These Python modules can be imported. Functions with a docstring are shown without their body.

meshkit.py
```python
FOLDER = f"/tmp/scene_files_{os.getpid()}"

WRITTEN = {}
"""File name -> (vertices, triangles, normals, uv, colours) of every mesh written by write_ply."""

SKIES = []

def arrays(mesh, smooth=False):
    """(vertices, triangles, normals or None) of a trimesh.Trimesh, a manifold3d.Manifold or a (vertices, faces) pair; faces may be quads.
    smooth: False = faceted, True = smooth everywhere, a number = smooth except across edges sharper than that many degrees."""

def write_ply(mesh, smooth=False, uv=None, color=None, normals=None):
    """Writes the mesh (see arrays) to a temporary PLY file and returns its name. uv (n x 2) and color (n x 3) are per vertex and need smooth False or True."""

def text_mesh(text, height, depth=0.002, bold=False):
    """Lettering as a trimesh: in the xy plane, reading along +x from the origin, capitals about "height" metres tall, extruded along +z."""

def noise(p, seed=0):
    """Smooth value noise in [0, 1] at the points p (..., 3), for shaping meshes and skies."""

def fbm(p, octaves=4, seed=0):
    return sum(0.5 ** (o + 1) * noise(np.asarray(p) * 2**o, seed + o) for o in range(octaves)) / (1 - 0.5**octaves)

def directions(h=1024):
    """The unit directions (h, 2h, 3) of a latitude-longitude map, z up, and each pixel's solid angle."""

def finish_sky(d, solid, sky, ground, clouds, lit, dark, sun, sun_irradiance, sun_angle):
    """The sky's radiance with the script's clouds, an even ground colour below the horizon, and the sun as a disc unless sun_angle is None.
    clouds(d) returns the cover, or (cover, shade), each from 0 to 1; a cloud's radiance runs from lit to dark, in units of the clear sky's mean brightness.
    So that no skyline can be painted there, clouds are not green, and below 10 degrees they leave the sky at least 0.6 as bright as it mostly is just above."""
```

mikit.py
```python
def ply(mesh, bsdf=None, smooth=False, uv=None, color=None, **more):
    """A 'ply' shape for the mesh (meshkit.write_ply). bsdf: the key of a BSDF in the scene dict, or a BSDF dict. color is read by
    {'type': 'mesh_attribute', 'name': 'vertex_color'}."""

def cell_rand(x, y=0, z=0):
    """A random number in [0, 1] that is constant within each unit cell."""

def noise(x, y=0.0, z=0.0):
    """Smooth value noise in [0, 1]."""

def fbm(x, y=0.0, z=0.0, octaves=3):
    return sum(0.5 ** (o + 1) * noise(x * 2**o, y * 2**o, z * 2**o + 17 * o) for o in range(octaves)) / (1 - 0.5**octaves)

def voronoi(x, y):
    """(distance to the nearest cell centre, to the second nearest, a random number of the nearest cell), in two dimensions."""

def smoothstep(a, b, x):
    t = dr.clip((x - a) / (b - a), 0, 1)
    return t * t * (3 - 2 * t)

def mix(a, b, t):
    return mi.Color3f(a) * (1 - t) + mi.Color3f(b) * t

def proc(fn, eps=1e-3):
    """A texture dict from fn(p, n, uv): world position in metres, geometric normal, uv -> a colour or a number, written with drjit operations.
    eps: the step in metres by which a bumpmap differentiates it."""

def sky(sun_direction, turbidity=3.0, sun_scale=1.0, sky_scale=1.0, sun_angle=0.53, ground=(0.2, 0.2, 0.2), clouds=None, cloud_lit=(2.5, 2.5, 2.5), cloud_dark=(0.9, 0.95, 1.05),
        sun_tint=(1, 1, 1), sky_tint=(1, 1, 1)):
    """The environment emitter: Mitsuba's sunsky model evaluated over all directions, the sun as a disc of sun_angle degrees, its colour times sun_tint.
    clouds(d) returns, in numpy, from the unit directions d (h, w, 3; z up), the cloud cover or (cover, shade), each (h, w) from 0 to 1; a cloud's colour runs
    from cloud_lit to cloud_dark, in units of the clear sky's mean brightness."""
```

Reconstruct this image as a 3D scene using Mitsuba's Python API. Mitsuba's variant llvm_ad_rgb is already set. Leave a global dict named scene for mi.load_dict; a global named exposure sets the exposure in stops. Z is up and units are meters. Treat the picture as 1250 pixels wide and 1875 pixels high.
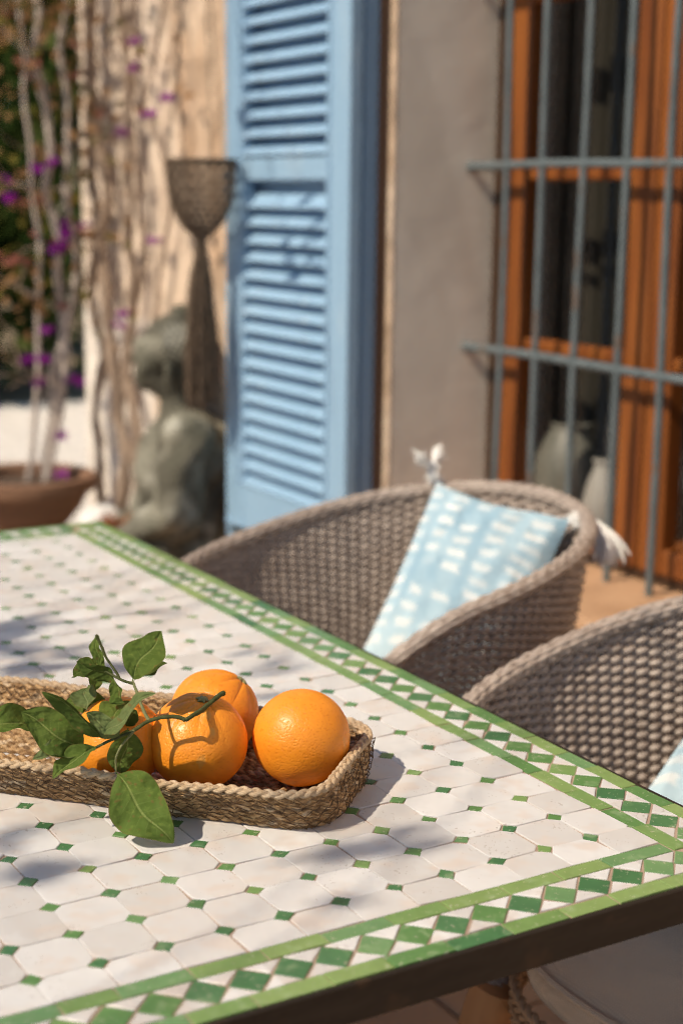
import math
import numpy as np, trimesh, drjit as dr, mitsuba as mi, mikit, meshkit
import manifold3d as m3
from mikit import proc, noise, fbm, smoothstep, mix, voronoi, cell_rand

T4 = mi.ScalarTransform4f
scene, labels = {}, {}
PI = math.pi

# ------------------------------------------------------------------ camera, light, exposure
CAM = np.array([-0.4184, -1.1958, 1.2867])
RIGHT, DOWN, FWD = np.array([0.860, -0.510, 0.0130]), np.array([-0.0925, -0.1797, -0.9794]), np.array([0.502, 0.841, -0.2018])
FWD /= np.linalg.norm(FWD); RIGHT -= FWD * (RIGHT @ FWD); RIGHT /= np.linalg.norm(RIGHT); DOWN = np.cross(FWD, RIGHT)
M = np.eye(4); M[:3, 0], M[:3, 1], M[:3, 2], M[:3, 3] = -RIGHT, -DOWN, FWD, CAM
SUN = np.array([-0.67, -0.07, 0.70])
exposure = 1.70
scene['camera'] = {'type': 'thinlens', 'fov': 2 * math.degrees(math.atan(625 / 2796.6)), 'fov_axis': 'x', 'to_world': T4(M.tolist()),
                   'aperture_radius': 0.0067, 'focus_distance': 1.36, 'near_clip': 0.05, 'far_clip': 400.0}
scene['sky'] = mikit.sky(SUN.tolist(), turbidity=3, sun_scale=1.02, sun_tint=(0.92, 0.97, 1.03), sky_tint=(1.10, 1.01, 0.90))


# ------------------------------------------------------------------ helpers
def numbered(key):
    if key not in scene and key not in used:
        used.add(key); return key
    i = 1
    while f'{key}_{i:03d}' in scene or f'{key}_{i:03d}' in used:
        i += 1
    used.add(f'{key}_{i:03d}')
    return f'{key}_{i:03d}'


used = set()


def thing(name, label, category, group=None):
    key = numbered(name)
    labels[key] = {'label': label, 'category': category}
    if group: labels[key]['group'] = group
    return key


def part(parent, name, mesh, bsdf, smooth=30, label=None, kind=None, **kw):
    key = numbered(f'{parent}__{name}')
    scene[key] = mikit.ply(mesh, bsdf, smooth=smooth, **kw)
    if label or kind: labels[key] = {**({'label': label} if label else {}), **({'kind': kind} if kind else {})}
    return key


def solo(name, mesh, bsdf, label, category=None, smooth=30, group=None, kind=None, **kw):
    key = numbered(name)
    scene[key] = mikit.ply(mesh, bsdf, smooth=smooth, **kw)
    labels[key] = {'label': label}
    if category: labels[key]['category'] = category
    if group: labels[key]['group'] = group
    if kind: labels[key]['kind'] = kind
    return key


def box(lo, hi, bev=0.003):
    lo, hi = np.array(lo, float), np.array(hi, float)
    bev = min(bev, (hi - lo).min() * 0.3)
    pts = []
    for sx in (0, 1):
        for sy in (0, 1):
            for sz in (0, 1):
                c = np.where([sx, sy, sz], hi, lo); d = np.where([sx, sy, sz], -1, 1)
                for k in range(3):
                    q = c.copy(); q += d * bev; q[k] = c[k]; pts.append(q)
    return trimesh.Trimesh(*[np.asarray(x) for x in (lambda h: (h.vertices, h.faces))(trimesh.convex.convex_hull(np.array(pts)))], process=False)


def cat(ms):
    return trimesh.util.concatenate(ms)


def frames(p):
    t = np.gradient(p, axis=0); t /= np.linalg.norm(t, axis=1, keepdims=True) + 1e-12
    a = np.cross(t, [0, 0, 1.0]); bad = np.linalg.norm(a, axis=1) < 0.15
    if bad.any():
        a = np.cross(t, [0.31, 0.95, 0.05])
    a /= np.linalg.norm(a, axis=1, keepdims=True) + 1e-12
    return t, a, np.cross(t, a)


def tube(p, r, sides=6, closed=False, caps=True, flat=1.0, fr=None):
    p = np.asarray(p, float); n = len(p)
    r = np.broadcast_to(np.asarray(r, float), (n,))
    t, a, b = fr if fr is not None else frames(p)
    ang = np.arange(sides) * 2 * PI / sides
    v = p[:, None] + r[:, None, None] * (np.cos(ang)[None, :, None] * a[:, None] * flat + np.sin(ang)[None, :, None] * b[:, None])
    v = v.reshape(-1, 3)
    m = n if closed else n - 1
    i, j = np.meshgrid(np.arange(m), np.arange(sides), indexing='ij')
    i2, j2 = (i + 1) % n, (j + 1) % sides
    q = np.stack([i * sides + j, i2 * sides + j, i2 * sides + j2, i * sides + j2], -1).reshape(-1, 4)
    f = np.vstack([q[:, [0, 1, 2]], q[:, [0, 2, 3]]])
    if caps and not closed:
        v = np.vstack([v, p[:1], p[-1:]]); c0, c1 = n * sides, n * sides + 1
        k = np.arange(sides)
        f = np.vstack([f, np.stack([k * 0 + c0, k, (k + 1) % sides], 1), np.stack([k * 0 + c1, (n - 1) * sides + (k + 1) % sides, (n - 1) * sides + k], 1)])
    return trimesh.Trimesh(v, f[:, ::-1], process=False)


def spline(pts, n):
    from scipy.interpolate import CubicSpline
    pts = np.asarray(pts, float)
    d = np.r_[0, np.cumsum(np.linalg.norm(np.diff(pts, axis=0), axis=1))]
    return CubicSpline(d / d[-1], pts)(np.linspace(0, 1, n))


def grid_mesh(P, closed_u=False):
    n, m = P.shape[:2]
    k = n if closed_u else n - 1
    i, j = np.meshgrid(np.arange(k), np.arange(m - 1), indexing='ij')
    i2 = (i + 1) % n
    q = np.stack([i * m + j, i2 * m + j, i2 * m + j + 1, i * m + j + 1], -1).reshape(-1, 4)
    return trimesh.Trimesh(P.reshape(-1, 3), np.vstack([q[:, [0, 1, 2]], q[:, [0, 2, 3]]]), process=False)


def lathe(prof, n=40, center=(0, 0, 0)):
    prof = np.asarray(prof, float); a = np.linspace(0, 2 * PI, n, endpoint=False)
    P = np.stack([prof[None, :, 0] * np.cos(a)[:, None], prof[None, :, 0] * np.sin(a)[:, None], np.broadcast_to(prof[None, :, 1], (n, len(prof)))], -1) + np.array(center)
    return grid_mesh(P, True)


def blob(joints, bones, length=0.012, it=12):
    man = m3.Manifold()
    S = {k: m3.Manifold.sphere(r, 24).translate(list(map(float, p))) for k, (p, r) in joints.items()}
    for a, b in bones:
        man += m3.Manifold.batch_hull([S[a], S[b]])
    man = man.refine_to_length(length)
    mm = man.to_mesh()
    t = trimesh.Trimesh(mm.vert_properties[:, :3], mm.tri_verts, process=True)
    trimesh.smoothing.filter_taubin(t, iterations=it)
    return t


def rgb(*c):
    return {'type': 'rgb', 'value': list(map(float, c))}


def mat(name, color, rough=0.5, bump=None, scale=1.0, spec=0.5, eps=1e-3, **kw):
    base = {'type': 'principled', 'base_color': color if isinstance(color, dict) else proc(color) if callable(color) else rgb(*color), 'roughness': rough if not callable(rough) else proc(rough), 'specular': spec, **kw}
    if bump is not None:
        base = {'type': 'bumpmap', 'arbitrary': proc(bump, eps), 'scale': scale, 'bsdf': base}
    scene[name] = {'type': 'twosided', 'bsdf': base}
    return name


# ------------------------------------------------------------------ materials
TZ, PT = 0.75, 0.05          # table top height, tile pitch


def white_tile(p, n, uv):
    cx, cy = dr.floor(p.x / PT), dr.floor(p.y / PT)
    r1, r2 = cell_rand(cx, cy, 3), cell_rand(cx, cy, 7)
    c = mix((0.55, 0.53, 0.515), (0.69, 0.685, 0.685), r1)
    c = mix(c, (0.62, 0.52, 0.45), 0.5 * smoothstep(0.5, 0.8, fbm(p.x * 38 + r2 * 9, p.y * 38, 2.0)))
    c = mix(c, (0.60, 0.60, 0.60), 0.5 * smoothstep(0.5, 0.8, fbm(p.x * 55, p.y * 55 + r1 * 7, 9.0)))
    c = mix(c, (0.33, 0.27, 0.22), 0.55 * smoothstep(0.86, 0.90, noise(p.x * 520, p.y * 520, 5.0)) * smoothstep(0.6, 0.75, noise(p.x * 45, p.y * 45, 1.0)))
    return c


def glaze_bump(p, n, uv):
    return fbm(p.x * 60, p.y * 60, 3.0, 3) * 0.0011 + noise(p.x * 330, p.y * 330, 1.0) * 0.00010


def glaze_rough(p, n, uv):
    return 0.20 + 0.25 * fbm(p.x * 70, p.y * 70, 4.0)


mat('glazed_white', white_tile, glaze_rough, glaze_bump, 1.0, spec=0.45)
GREENS = []
for k, (c0, c1) in enumerate([((0.026, 0.125, 0.044), (0.042, 0.17, 0.054)), ((0.075, 0.20, 0.050), (0.105, 0.245, 0.066)), ((0.145, 0.265, 0.070), (0.19, 0.315, 0.092)),
                              ((0.11, 0.245, 0.095), (0.155, 0.30, 0.115)), ((0.19, 0.30, 0.085), (0.245, 0.36, 0.115)), ((0.04, 0.15, 0.055), (0.065, 0.20, 0.068))]):
    def green(p, n, uv, c0=c0, c1=c1, k=k):
        c = mix(mix(c0, c1, fbm(p.x * 45, p.y * 45, k * 3.0)), (0.17, 0.20, 0.13), 0.16)
        c = mix(c, (0.33, 0.42, 0.25), 0.35 * smoothstep(0.6, 0.85, fbm(p.x * 90, p.y * 90, k + 11.0)))
        return mix(c, (0.48, 0.46, 0.36), 0.5 * smoothstep(0.88, 0.92, noise(p.x * 420, p.y * 420, k + 2.0)))
    GREENS.append(mat(f'glazed_green_{k}', green, glaze_rough, glaze_bump, 1.0, spec=0.45))
mat('grout', lambda p, n, uv: mix((0.27, 0.18, 0.13), (0.44, 0.33, 0.26), fbm(p.x * 120, p.y * 120, p.z * 50)), 0.9,
    lambda p, n, uv: noise(p.x * 900, p.y * 900, p.z * 900) * 0.0004)
mat('rusty_iron', lambda p, n, uv: mix(mix((0.016, 0.012, 0.009), (0.032, 0.024, 0.018), fbm(p.x * 12, p.y * 12, p.z * 90)), (0.055, 0.032, 0.018), smoothstep(0.6, 0.8, fbm(p.x * 40, p.y * 40, p.z * 40)) * 0.6),
    0.55, lambda p, n, uv: fbm(p.x * 150, p.y * 150, p.z * 150) * 0.0006, spec=0.2)


def seagrass(p, n, uv):
    s = fbm(p.x * 230, p.y * 230, p.z * 420)
    c = mix((0.21, 0.11, 0.042), (0.54, 0.35, 0.175), smoothstep(0.25, 0.75, s))
    c = mix(c, (0.64, 0.50, 0.34), 0.7 * smoothstep(0.6, 0.8, noise(p.x * 95, p.y * 95, p.z * 160)))
    return mix(c, (0.09, 0.05, 0.025), 0.65 * smoothstep(0.64, 0.8, noise(p.x * 120 + 9, p.y * 120, p.z * 240)))


def fiber_bump(p, n, uv):
    return noise(p.x * 420, p.y * 420, p.z * 1500) * 0.0007 + fbm(p.x * 900, p.y * 900, p.z * 2200) * 0.0004


mat('seagrass', seagrass, 0.6, fiber_bump, 1.0, spec=0.35, eps=2e-4)
mat('seagrass_rim', lambda p, n, uv: mix((0.34, 0.215, 0.11), (0.60, 0.46, 0.31), fbm(p.x * 160, p.y * 160, p.z * 160)), 0.5, fiber_bump, 1.0, spec=0.45, eps=2e-4)
mat('stitch_thread', (0.085, 0.045, 0.02), 0.7)


def peel(p, n, uv):
    c = mix((0.80, 0.25, 0.014), (0.87, 0.315, 0.026), fbm(p.x * 40, p.y * 40, p.z * 40))
    c = mix(c, (0.60, 0.33, 0.08), 0.5 * smoothstep(0.74, 0.84, fbm(p.x * 70 + 3, p.y * 70, p.z * 30)))
    return mix(c, (0.70, 0.19, 0.005), 0.5 * smoothstep(0.6, 0.95, noise(p.x * 560, p.y * 560, p.z * 560)))


def peel_bump(p, n, uv):
    a = noise(p.x * 740, p.y * 740, p.z * 740)
    return -smoothstep(0.45, 0.95, a) * 0.00036 + fbm(p.x * 180, p.y * 180, p.z * 180) * 0.0002


mat('orange_peel', peel, 0.36, peel_bump, 1.0, spec=0.5, eps=2.5e-4, sheen=0.2)
mat('calyx_green', lambda p, n, uv: mix((0.16, 0.17, 0.06), (0.33, 0.30, 0.14), fbm(p.x * 300, p.y * 300, p.z * 300)), 0.6)
mat('twig_bark', lambda p, n, uv: mix((0.035, 0.045, 0.014), (0.09, 0.10, 0.035), fbm(p.x * 250, p.y * 250, p.z * 250)), 0.7, spec=0.2)
mat('twig_pale', lambda p, n, uv: mix((0.12, 0.14, 0.05), (0.27, 0.26, 0.13), fbm(p.x * 250, p.y * 250, p.z * 250)), 0.7, spec=0.2)


def leaf_fn(dark, light, vein):
    def f(p, n, uv):
        t = dr.abs(uv.y - 0.5) * 2
        w = uv.x - t * 0.16
        side = smoothstep(0.42, 0.5, dr.abs(w * 9 - dr.floor(w * 9) - 0.5)) * (1 - t) * 0.35
        mid = 1 - smoothstep(0.02, 0.055, t)
        c = mix(dark, light, fbm(p.x * 110, p.y * 110, p.z * 110))
        c = mix(c, (light[0] * 1.5, light[1] * 1.35, light[2] * 1.2), 0.35 * smoothstep(0.55, 0.8, fbm(p.x * 330, p.y * 330, p.z * 330)))
        c = mix(c, vein, dr.clip(mid * 0.6 + side * 0.7, 0, 1))
        return mix(c, (0.20, 0.13, 0.05), 0.7 * smoothstep(0.955, 1.0, t) + 0.55 * smoothstep(0.80, 0.86, noise(p.x * 260, p.y * 260, p.z * 260)))
    return f


def leaf_bump(p, n, uv):
    t = dr.abs(uv.y - 0.5) * 2
    w = uv.x - t * 0.16
    q = dr.abs(w * 9 - dr.floor(w * 9) - 0.5)
    return fbm(uv.x * 10, uv.y * 6, 1.0) * 0.0034 - (1 - smoothstep(0.02, 0.09, t)) * 0.0007 + q * 0.0012 * (1 - t) * smoothstep(0.03, 0.15, t)


def leaf_mat(name, dark, light, vein, rough, trans=0.7):
    scene[name] = {'type': 'bumpmap', 'arbitrary': proc(leaf_bump), 'scale': 1.0,
                   'bsdf': {'type': 'principledthin', 'base_color': proc(leaf_fn(dark, light, vein)), 'roughness': rough * 0.8, 'diff_trans': trans, 'eta': 1.65, 'spec_trans': 0.0}}
    return name


leaf_mat('citrus_leaf', (0.085, 0.14, 0.028), (0.15, 0.215, 0.055), (0.30, 0.36, 0.12), 0.30)
leaf_mat('citrus_leaf_dark', (0.055, 0.090, 0.020), (0.095, 0.14, 0.036), (0.17, 0.21, 0.07), 0.33)
leaf_mat('citrus_leaf_pale', (0.13, 0.18, 0.065), (0.19, 0.24, 0.10), (0.30, 0.34, 0.16), 0.42)
mat('wicker', lambda p, n, uv: mix(mix((0.27, 0.215, 0.185), (0.50, 0.42, 0.365), 0.5 * fbm(p.x * 30, p.y * 30, p.z * 30) + 0.5 * noise(p.x * 14, p.y * 14, p.z * 150)), (0.15, 0.105, 0.08), 0.6 * smoothstep(0.55, 0.8, noise(p.x * 160, p.y * 160, p.z * 160))), 0.42, spec=0.5)
mat('wicker_rope', lambda p, n, uv: mix((0.22, 0.13, 0.07), (0.36, 0.25, 0.16), fbm(p.x * 80, p.y * 80, p.z * 80)), 0.55)
mat('teak_leg', lambda p, n, uv: mix((0.26, 0.12, 0.045), (0.36, 0.19, 0.08), fbm(p.x * 60, p.y * 60, p.z * 6)), 0.5)
mat('cushion_canvas', lambda p, n, uv: mix((0.46, 0.39, 0.32), (0.56, 0.485, 0.40), fbm(p.x * 9, p.y * 9, p.z * 9)) * (0.82 + 0.18 * dr.abs(dr.sin(p.x * 900) * dr.sin(p.y * 900))), 0.95,
    lambda p, n, uv: dr.sin(p.x * 1100) * dr.sin(p.y * 1100) * 0.0005 + fbm(p.x * 22, p.y * 22, 1.0) * 0.01, spec=0.1, sheen=0.3)


def ikat(p, n, uv):
    s, t = uv.x, uv.y
    wob = (noise(s * 9, t * 40, 2.0) - 0.5) * 0.035
    col = s * 5.0 + wob * 6
    ci = dr.floor(col)
    row = t * 13.0 + cell_rand(ci, 5, 5) * 0.9 + (noise(s * 9, t * 7, 5.0) - 0.5) * 0.5
    ri = dr.floor(row)
    du = dr.abs(col - ci - 0.5) * 2
    dv = dr.abs(row - ri - 0.5) * 2
    keep = smoothstep(0.10, 0.22, cell_rand(ci, ri, 2))
    m = (1 - smoothstep(0.40, 0.80, du)) * (1 - smoothstep(0.25, 0.70, dv)) * keep * (0.6 + 0.4 * cell_rand(ci, ri, 9))
    blue = mix((0.28, 0.42, 0.52), (0.42, 0.56, 0.645), fbm(s * 9, t * 7, 1.0))
    blue = mix(blue, (0.21, 0.36, 0.48), 0.45 * smoothstep(0.45, 0.7, noise(s * 5, t * 8, 8.0)) * smoothstep(0.3, 0.9, du))
    blue = mix(blue, (0.58, 0.72, 0.78), 0.55 * smoothstep(0.55, 1.0, t))
    return mix(blue, (0.74, 0.74, 0.72), m * 0.78)


mat('ikat_cloth', ikat, 0.95, lambda p, n, uv: dr.sin(uv.x * 620) * dr.sin(uv.y * 620) * 0.0005 + fbm(uv.x * 9, uv.y * 9, 2.0) * 0.010, spec=0.1, sheen=0.3)
mat('white_yarn', (0.80, 0.79, 0.77), 0.95, spec=0.1)
mat('blue_paint', lambda p, n, uv: mix(mix((0.245, 0.40, 0.565), (0.30, 0.46, 0.63), fbm(p.x * 9, p.y * 9, p.z * 3)), (0.42, 0.53, 0.62), 0.45 * smoothstep(0.6, 0.85, fbm(p.x * 30, p.y * 30, p.z * 5))), 0.5,
    lambda p, n, uv: fbm(p.x * 90, p.y * 90, p.z * 12) * 0.0012, spec=0.4)
mat('grille_iron', lambda p, n, uv: mix(mix((0.075, 0.10, 0.112), (0.145, 0.175, 0.19), fbm(p.x * 50, p.y * 50, p.z * 20)), (0.16, 0.085, 0.045), 0.6 * smoothstep(0.62, 0.75, fbm(p.x * 30, p.y * 30, p.z * 12))), 0.5, lambda p, n, uv: fbm(p.x * 120, p.y * 120, p.z * 120) * 0.001, spec=0.45)


def varnish(p, n, uv):
    g = fbm(p.x * 50, p.y * 50, p.z * 3.0)
    g2 = noise(p.x * 240, p.y * 240, p.z * 8.0)
    c = mix((0.145, 0.042, 0.009), (0.27, 0.088, 0.018), smoothstep(0.25, 0.75, g))
    return mix(c, (0.20, 0.05, 0.010), 0.35 * smoothstep(0.5, 0.8, g2))


mat('varnished_wood', varnish, 0.42, spec=0.4, clearcoat=0.1)


def stucco(p, n, uv):
    c = mix((0.48, 0.345, 0.24), (0.58, 0.435, 0.32), fbm(p.x * 3, p.y * 3, p.z * 2))
    st = fbm(p.x * 8, p.y * 15, p.z * 3.0)
    c = mix(c, (0.40, 0.255, 0.155), 0.6 * smoothstep(0.48, 0.72, st))
    c = mix(c, (0.66, 0.54, 0.43), 0.6 * smoothstep(0.52, 0.75, fbm(p.y * 7 + 4, p.z * 3.2, 3.0)))
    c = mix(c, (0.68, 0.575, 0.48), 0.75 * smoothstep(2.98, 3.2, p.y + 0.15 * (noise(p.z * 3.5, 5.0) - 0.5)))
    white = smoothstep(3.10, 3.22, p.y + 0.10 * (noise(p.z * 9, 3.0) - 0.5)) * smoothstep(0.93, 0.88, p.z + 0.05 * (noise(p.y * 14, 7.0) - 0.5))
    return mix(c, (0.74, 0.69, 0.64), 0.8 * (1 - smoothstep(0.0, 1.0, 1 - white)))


mat('stucco', stucco, 0.9, lambda p, n, uv: fbm(p.x * 14, p.y * 14, p.z * 9) * 0.03 + noise(p.x * 120, p.y * 120, p.z * 120) * 0.002, spec=0.2)
mat('reveal_plaster', lambda p, n, uv: mix(mix((0.66, 0.60, 0.52), (0.74, 0.68, 0.60), fbm(p.x * 5, p.y * 5, p.z * 2.5)), (0.50, 0.43, 0.355), 0.3 * smoothstep(0.5, 0.75, fbm(p.x * 9 + p.z * 4, p.z * 2.2, 7.0))), 0.85, lambda p, n, uv: fbm(p.x * 12, p.y * 12, p.z * 12) * 0.0018, spec=0.25)
mat('sill_tile', lambda p, n, uv: mix((0.36, 0.20, 0.11), (0.52, 0.33, 0.20), fbm(p.x * 14, p.y * 14, p.z * 14)), 0.7)
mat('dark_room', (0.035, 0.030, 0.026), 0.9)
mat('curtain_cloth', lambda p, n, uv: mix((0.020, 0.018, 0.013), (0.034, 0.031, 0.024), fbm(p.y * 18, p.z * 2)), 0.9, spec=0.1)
mat('shade_wood', lambda p, n, uv: mix((0.030, 0.014, 0.007), (0.055, 0.026, 0.012), fbm(p.x * 60, p.y * 60, p.z * 4)), 0.45)  # near-black brown that paints shade on the window frame and shutter gap
scene['window_glass'] = {'type': 'thindielectric', 'int_ior': 1.3}
mat('grey_glaze', lambda p, n, uv: mix((0.085, 0.085, 0.068), (0.17, 0.17, 0.145), fbm(p.x * 30, p.y * 30, p.z * 14)), 0.5)
mat('white_glaze', lambda p, n, uv: mix((0.26, 0.25, 0.225), (0.36, 0.345, 0.315), fbm(p.x * 18, p.y * 18, p.z * 14)), 0.45)
mat('pouch_cord', lambda p, n, uv: mix((0.085, 0.060, 0.042), (0.17, 0.125, 0.09), fbm(p.x * 90, p.y * 90, p.z * 90)), 0.85, spec=0.2)


def mossy(p, n, uv):
    c = mix((0.085, 0.080, 0.062), (0.24, 0.23, 0.185), smoothstep(0.3, 0.7, fbm(p.x * 9, p.y * 9, p.z * 9)))
    c = mix(c, (0.44, 0.43, 0.37), 0.7 * smoothstep(0.60, 0.75, fbm(p.x * 11 + 5, p.y * 11, p.z * 11)))
    return mix(c, (0.095, 0.095, 0.07), 0.5 * smoothstep(0.5, 0.75, fbm(p.x * 12, p.y * 12 + 8, p.z * 12)))


mat('mossy_stone', mossy, 0.9, lambda p, n, uv: fbm(p.x * 70, p.y * 70, p.z * 70) * 0.006, spec=0.2)
mat('plinth_stone', lambda p, n, uv: mix((0.30, 0.25, 0.20), (0.42, 0.36, 0.29), fbm(p.x * 9, p.y * 9, p.z * 9)), 0.9)
mat('terracotta', lambda p, n, uv: mix((0.15, 0.078, 0.045), (0.25, 0.14, 0.085), fbm(p.x * 10, p.y * 10, p.z * 22)), 0.85)
mat('soil', (0.06, 0.04, 0.028), 1.0)
mat('cobalt_glaze', (0.02, 0.05, 0.22), 0.25)
mat('white_stone', lambda p, n, uv: mix((0.66, 0.64, 0.62), (0.80, 0.79, 0.78), fbm(p.x * 30, p.y * 30, p.z * 30)), 0.8)
mat('rusty_leaf', lambda p, n, uv: mix((0.30, 0.10, 0.035), (0.50, 0.21, 0.08), noise(p.x * 90, p.y * 90, p.z * 90)), 0.7)
mat('pale_bark', lambda p, n, uv: mix((0.30, 0.25, 0.22), (0.52, 0.46, 0.41), fbm(p.x * 60, p.y * 60, p.z * 14)), 0.9)
mat('vine_bark', lambda p, n, uv: mix((0.17, 0.115, 0.08), (0.38, 0.29, 0.22), fbm(p.x * 60, p.y * 60, p.z * 14)), 0.9)
for nm, c in (('bract_magenta', (0.36, 0.035, 0.40)), ('bract_faded', (0.46, 0.20, 0.16)), ('leaf_olive', (0.17, 0.145, 0.035)), ('leaf_brown', (0.34, 0.20, 0.10)), ('hedge_leaf', (0.050, 0.085, 0.022)),
              ('hedge_leaf_light', (0.13, 0.165, 0.045)), ('vine_leaf', (0.08, 0.13, 0.03))):
    scene[nm] = {'type': 'principledthin', 'base_color': rgb(*c), 'roughness': 0.5, 'diff_trans': 0.8, 'eta': 1.4, 'spec_trans': 0.0}
mat('terrace_tile', lambda p, n, uv: mix((0.30, 0.19, 0.125), (0.44, 0.31, 0.22), fbm(p.x * 5, p.y * 5, 1.0)), 0.8)
mat('gravel', lambda p, n, uv: mix((0.50, 0.455, 0.41), (0.66, 0.615, 0.57), fbm(p.x * 12, p.y * 12, 1.0)), 0.95)
mat('soil_ground', lambda p, n, uv: mix((0.14, 0.11, 0.07), (0.26, 0.20, 0.13), fbm(p.x * 2, p.y * 2, 1.0)), 0.95)

# ------------------------------------------------------------------ the setting: ground, terrace, gravel court
solo('ground', trimesh.Trimesh([[-150, -150, -0.03], [150, -150, -0.03], [150, 150, -0.03], [-150, 150, -0.03]], [[0, 1, 2], [0, 2, 3]], process=False), 'soil_ground', 'dry brown soil of the garden', kind='structure', smooth=False)
solo('gravel_court', box((-12, 3.9, -0.2), (9, 8.0, -0.006), 0.004), 'gravel', 'pale sunlit gravel court beyond the house corner', kind='structure')
terr = solo('terrace_floor', box((-6, -6, -0.2), (1.5, 3.9, -0.012), 0.004), 'grout', 'terracotta tiled terrace floor under the table', kind='structure')
tl = [box((x + 0.004, y + 0.004, -0.03), (x + 0.296, y + 0.296, 0.0), 0.003) for x in np.arange(-3.0, 1.4, 0.3) for y in np.arange(-2.4, 3.6, 0.3)]
part(terr, 'floor_tile', cat(tl), 'terrace_tile', kind='stuff')

# ------------------------------------------------------------------ house: wall, deep window, grille, shutter
house = thing('house', 'stucco house with deep barred window and blue louvred shutter', 'house')
from shapely.geometry import Polygon, box as sbox
wp = sbox(1.5, 1.815, 2.2, 3.75).buffer(-0.012).buffer(0.012, quad_segs=6)
wl = trimesh.creation.extrude_polygon(wp, 3.3, engine='earcut')
fn = wl.face_normals; side = (fn[:, 1] < -0.98)
part(house, 'wall', trimesh.Trimesh(wl.vertices, wl.faces[~side], process=False), 'stucco', smooth=40, label='sunlit rough tan stucco wall')
part(house, 'window_reveal', trimesh.Trimesh([[1.512, 1.815, 0], [2.188, 1.815, 0], [2.188, 1.815, 3.3], [1.512, 1.815, 3.3]], [[0, 1, 2], [0, 2, 3]], process=False), 'reveal_plaster', smooth=False, label='shaded beige plaster side of the deep window opening')
part(house, 'lower_wall', box((1.502, 0.66, 0), (2.2, 1.815, 0.425)), 'stucco')
part(house, 'right_wall', box((1.5, -4.0, 0), (2.2, 0.66, 3.3)), 'stucco')
part(house, 'lintel', box((1.503, 0.66, 2.35), (2.2, 1.815, 3.3)), 'stucco')
part(house, 'sill', box((1.47, 0.662, 0.425), (1.835, 1.813, 0.482), 0.012), 'sill_tile', label='warm terracotta window sill')
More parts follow.
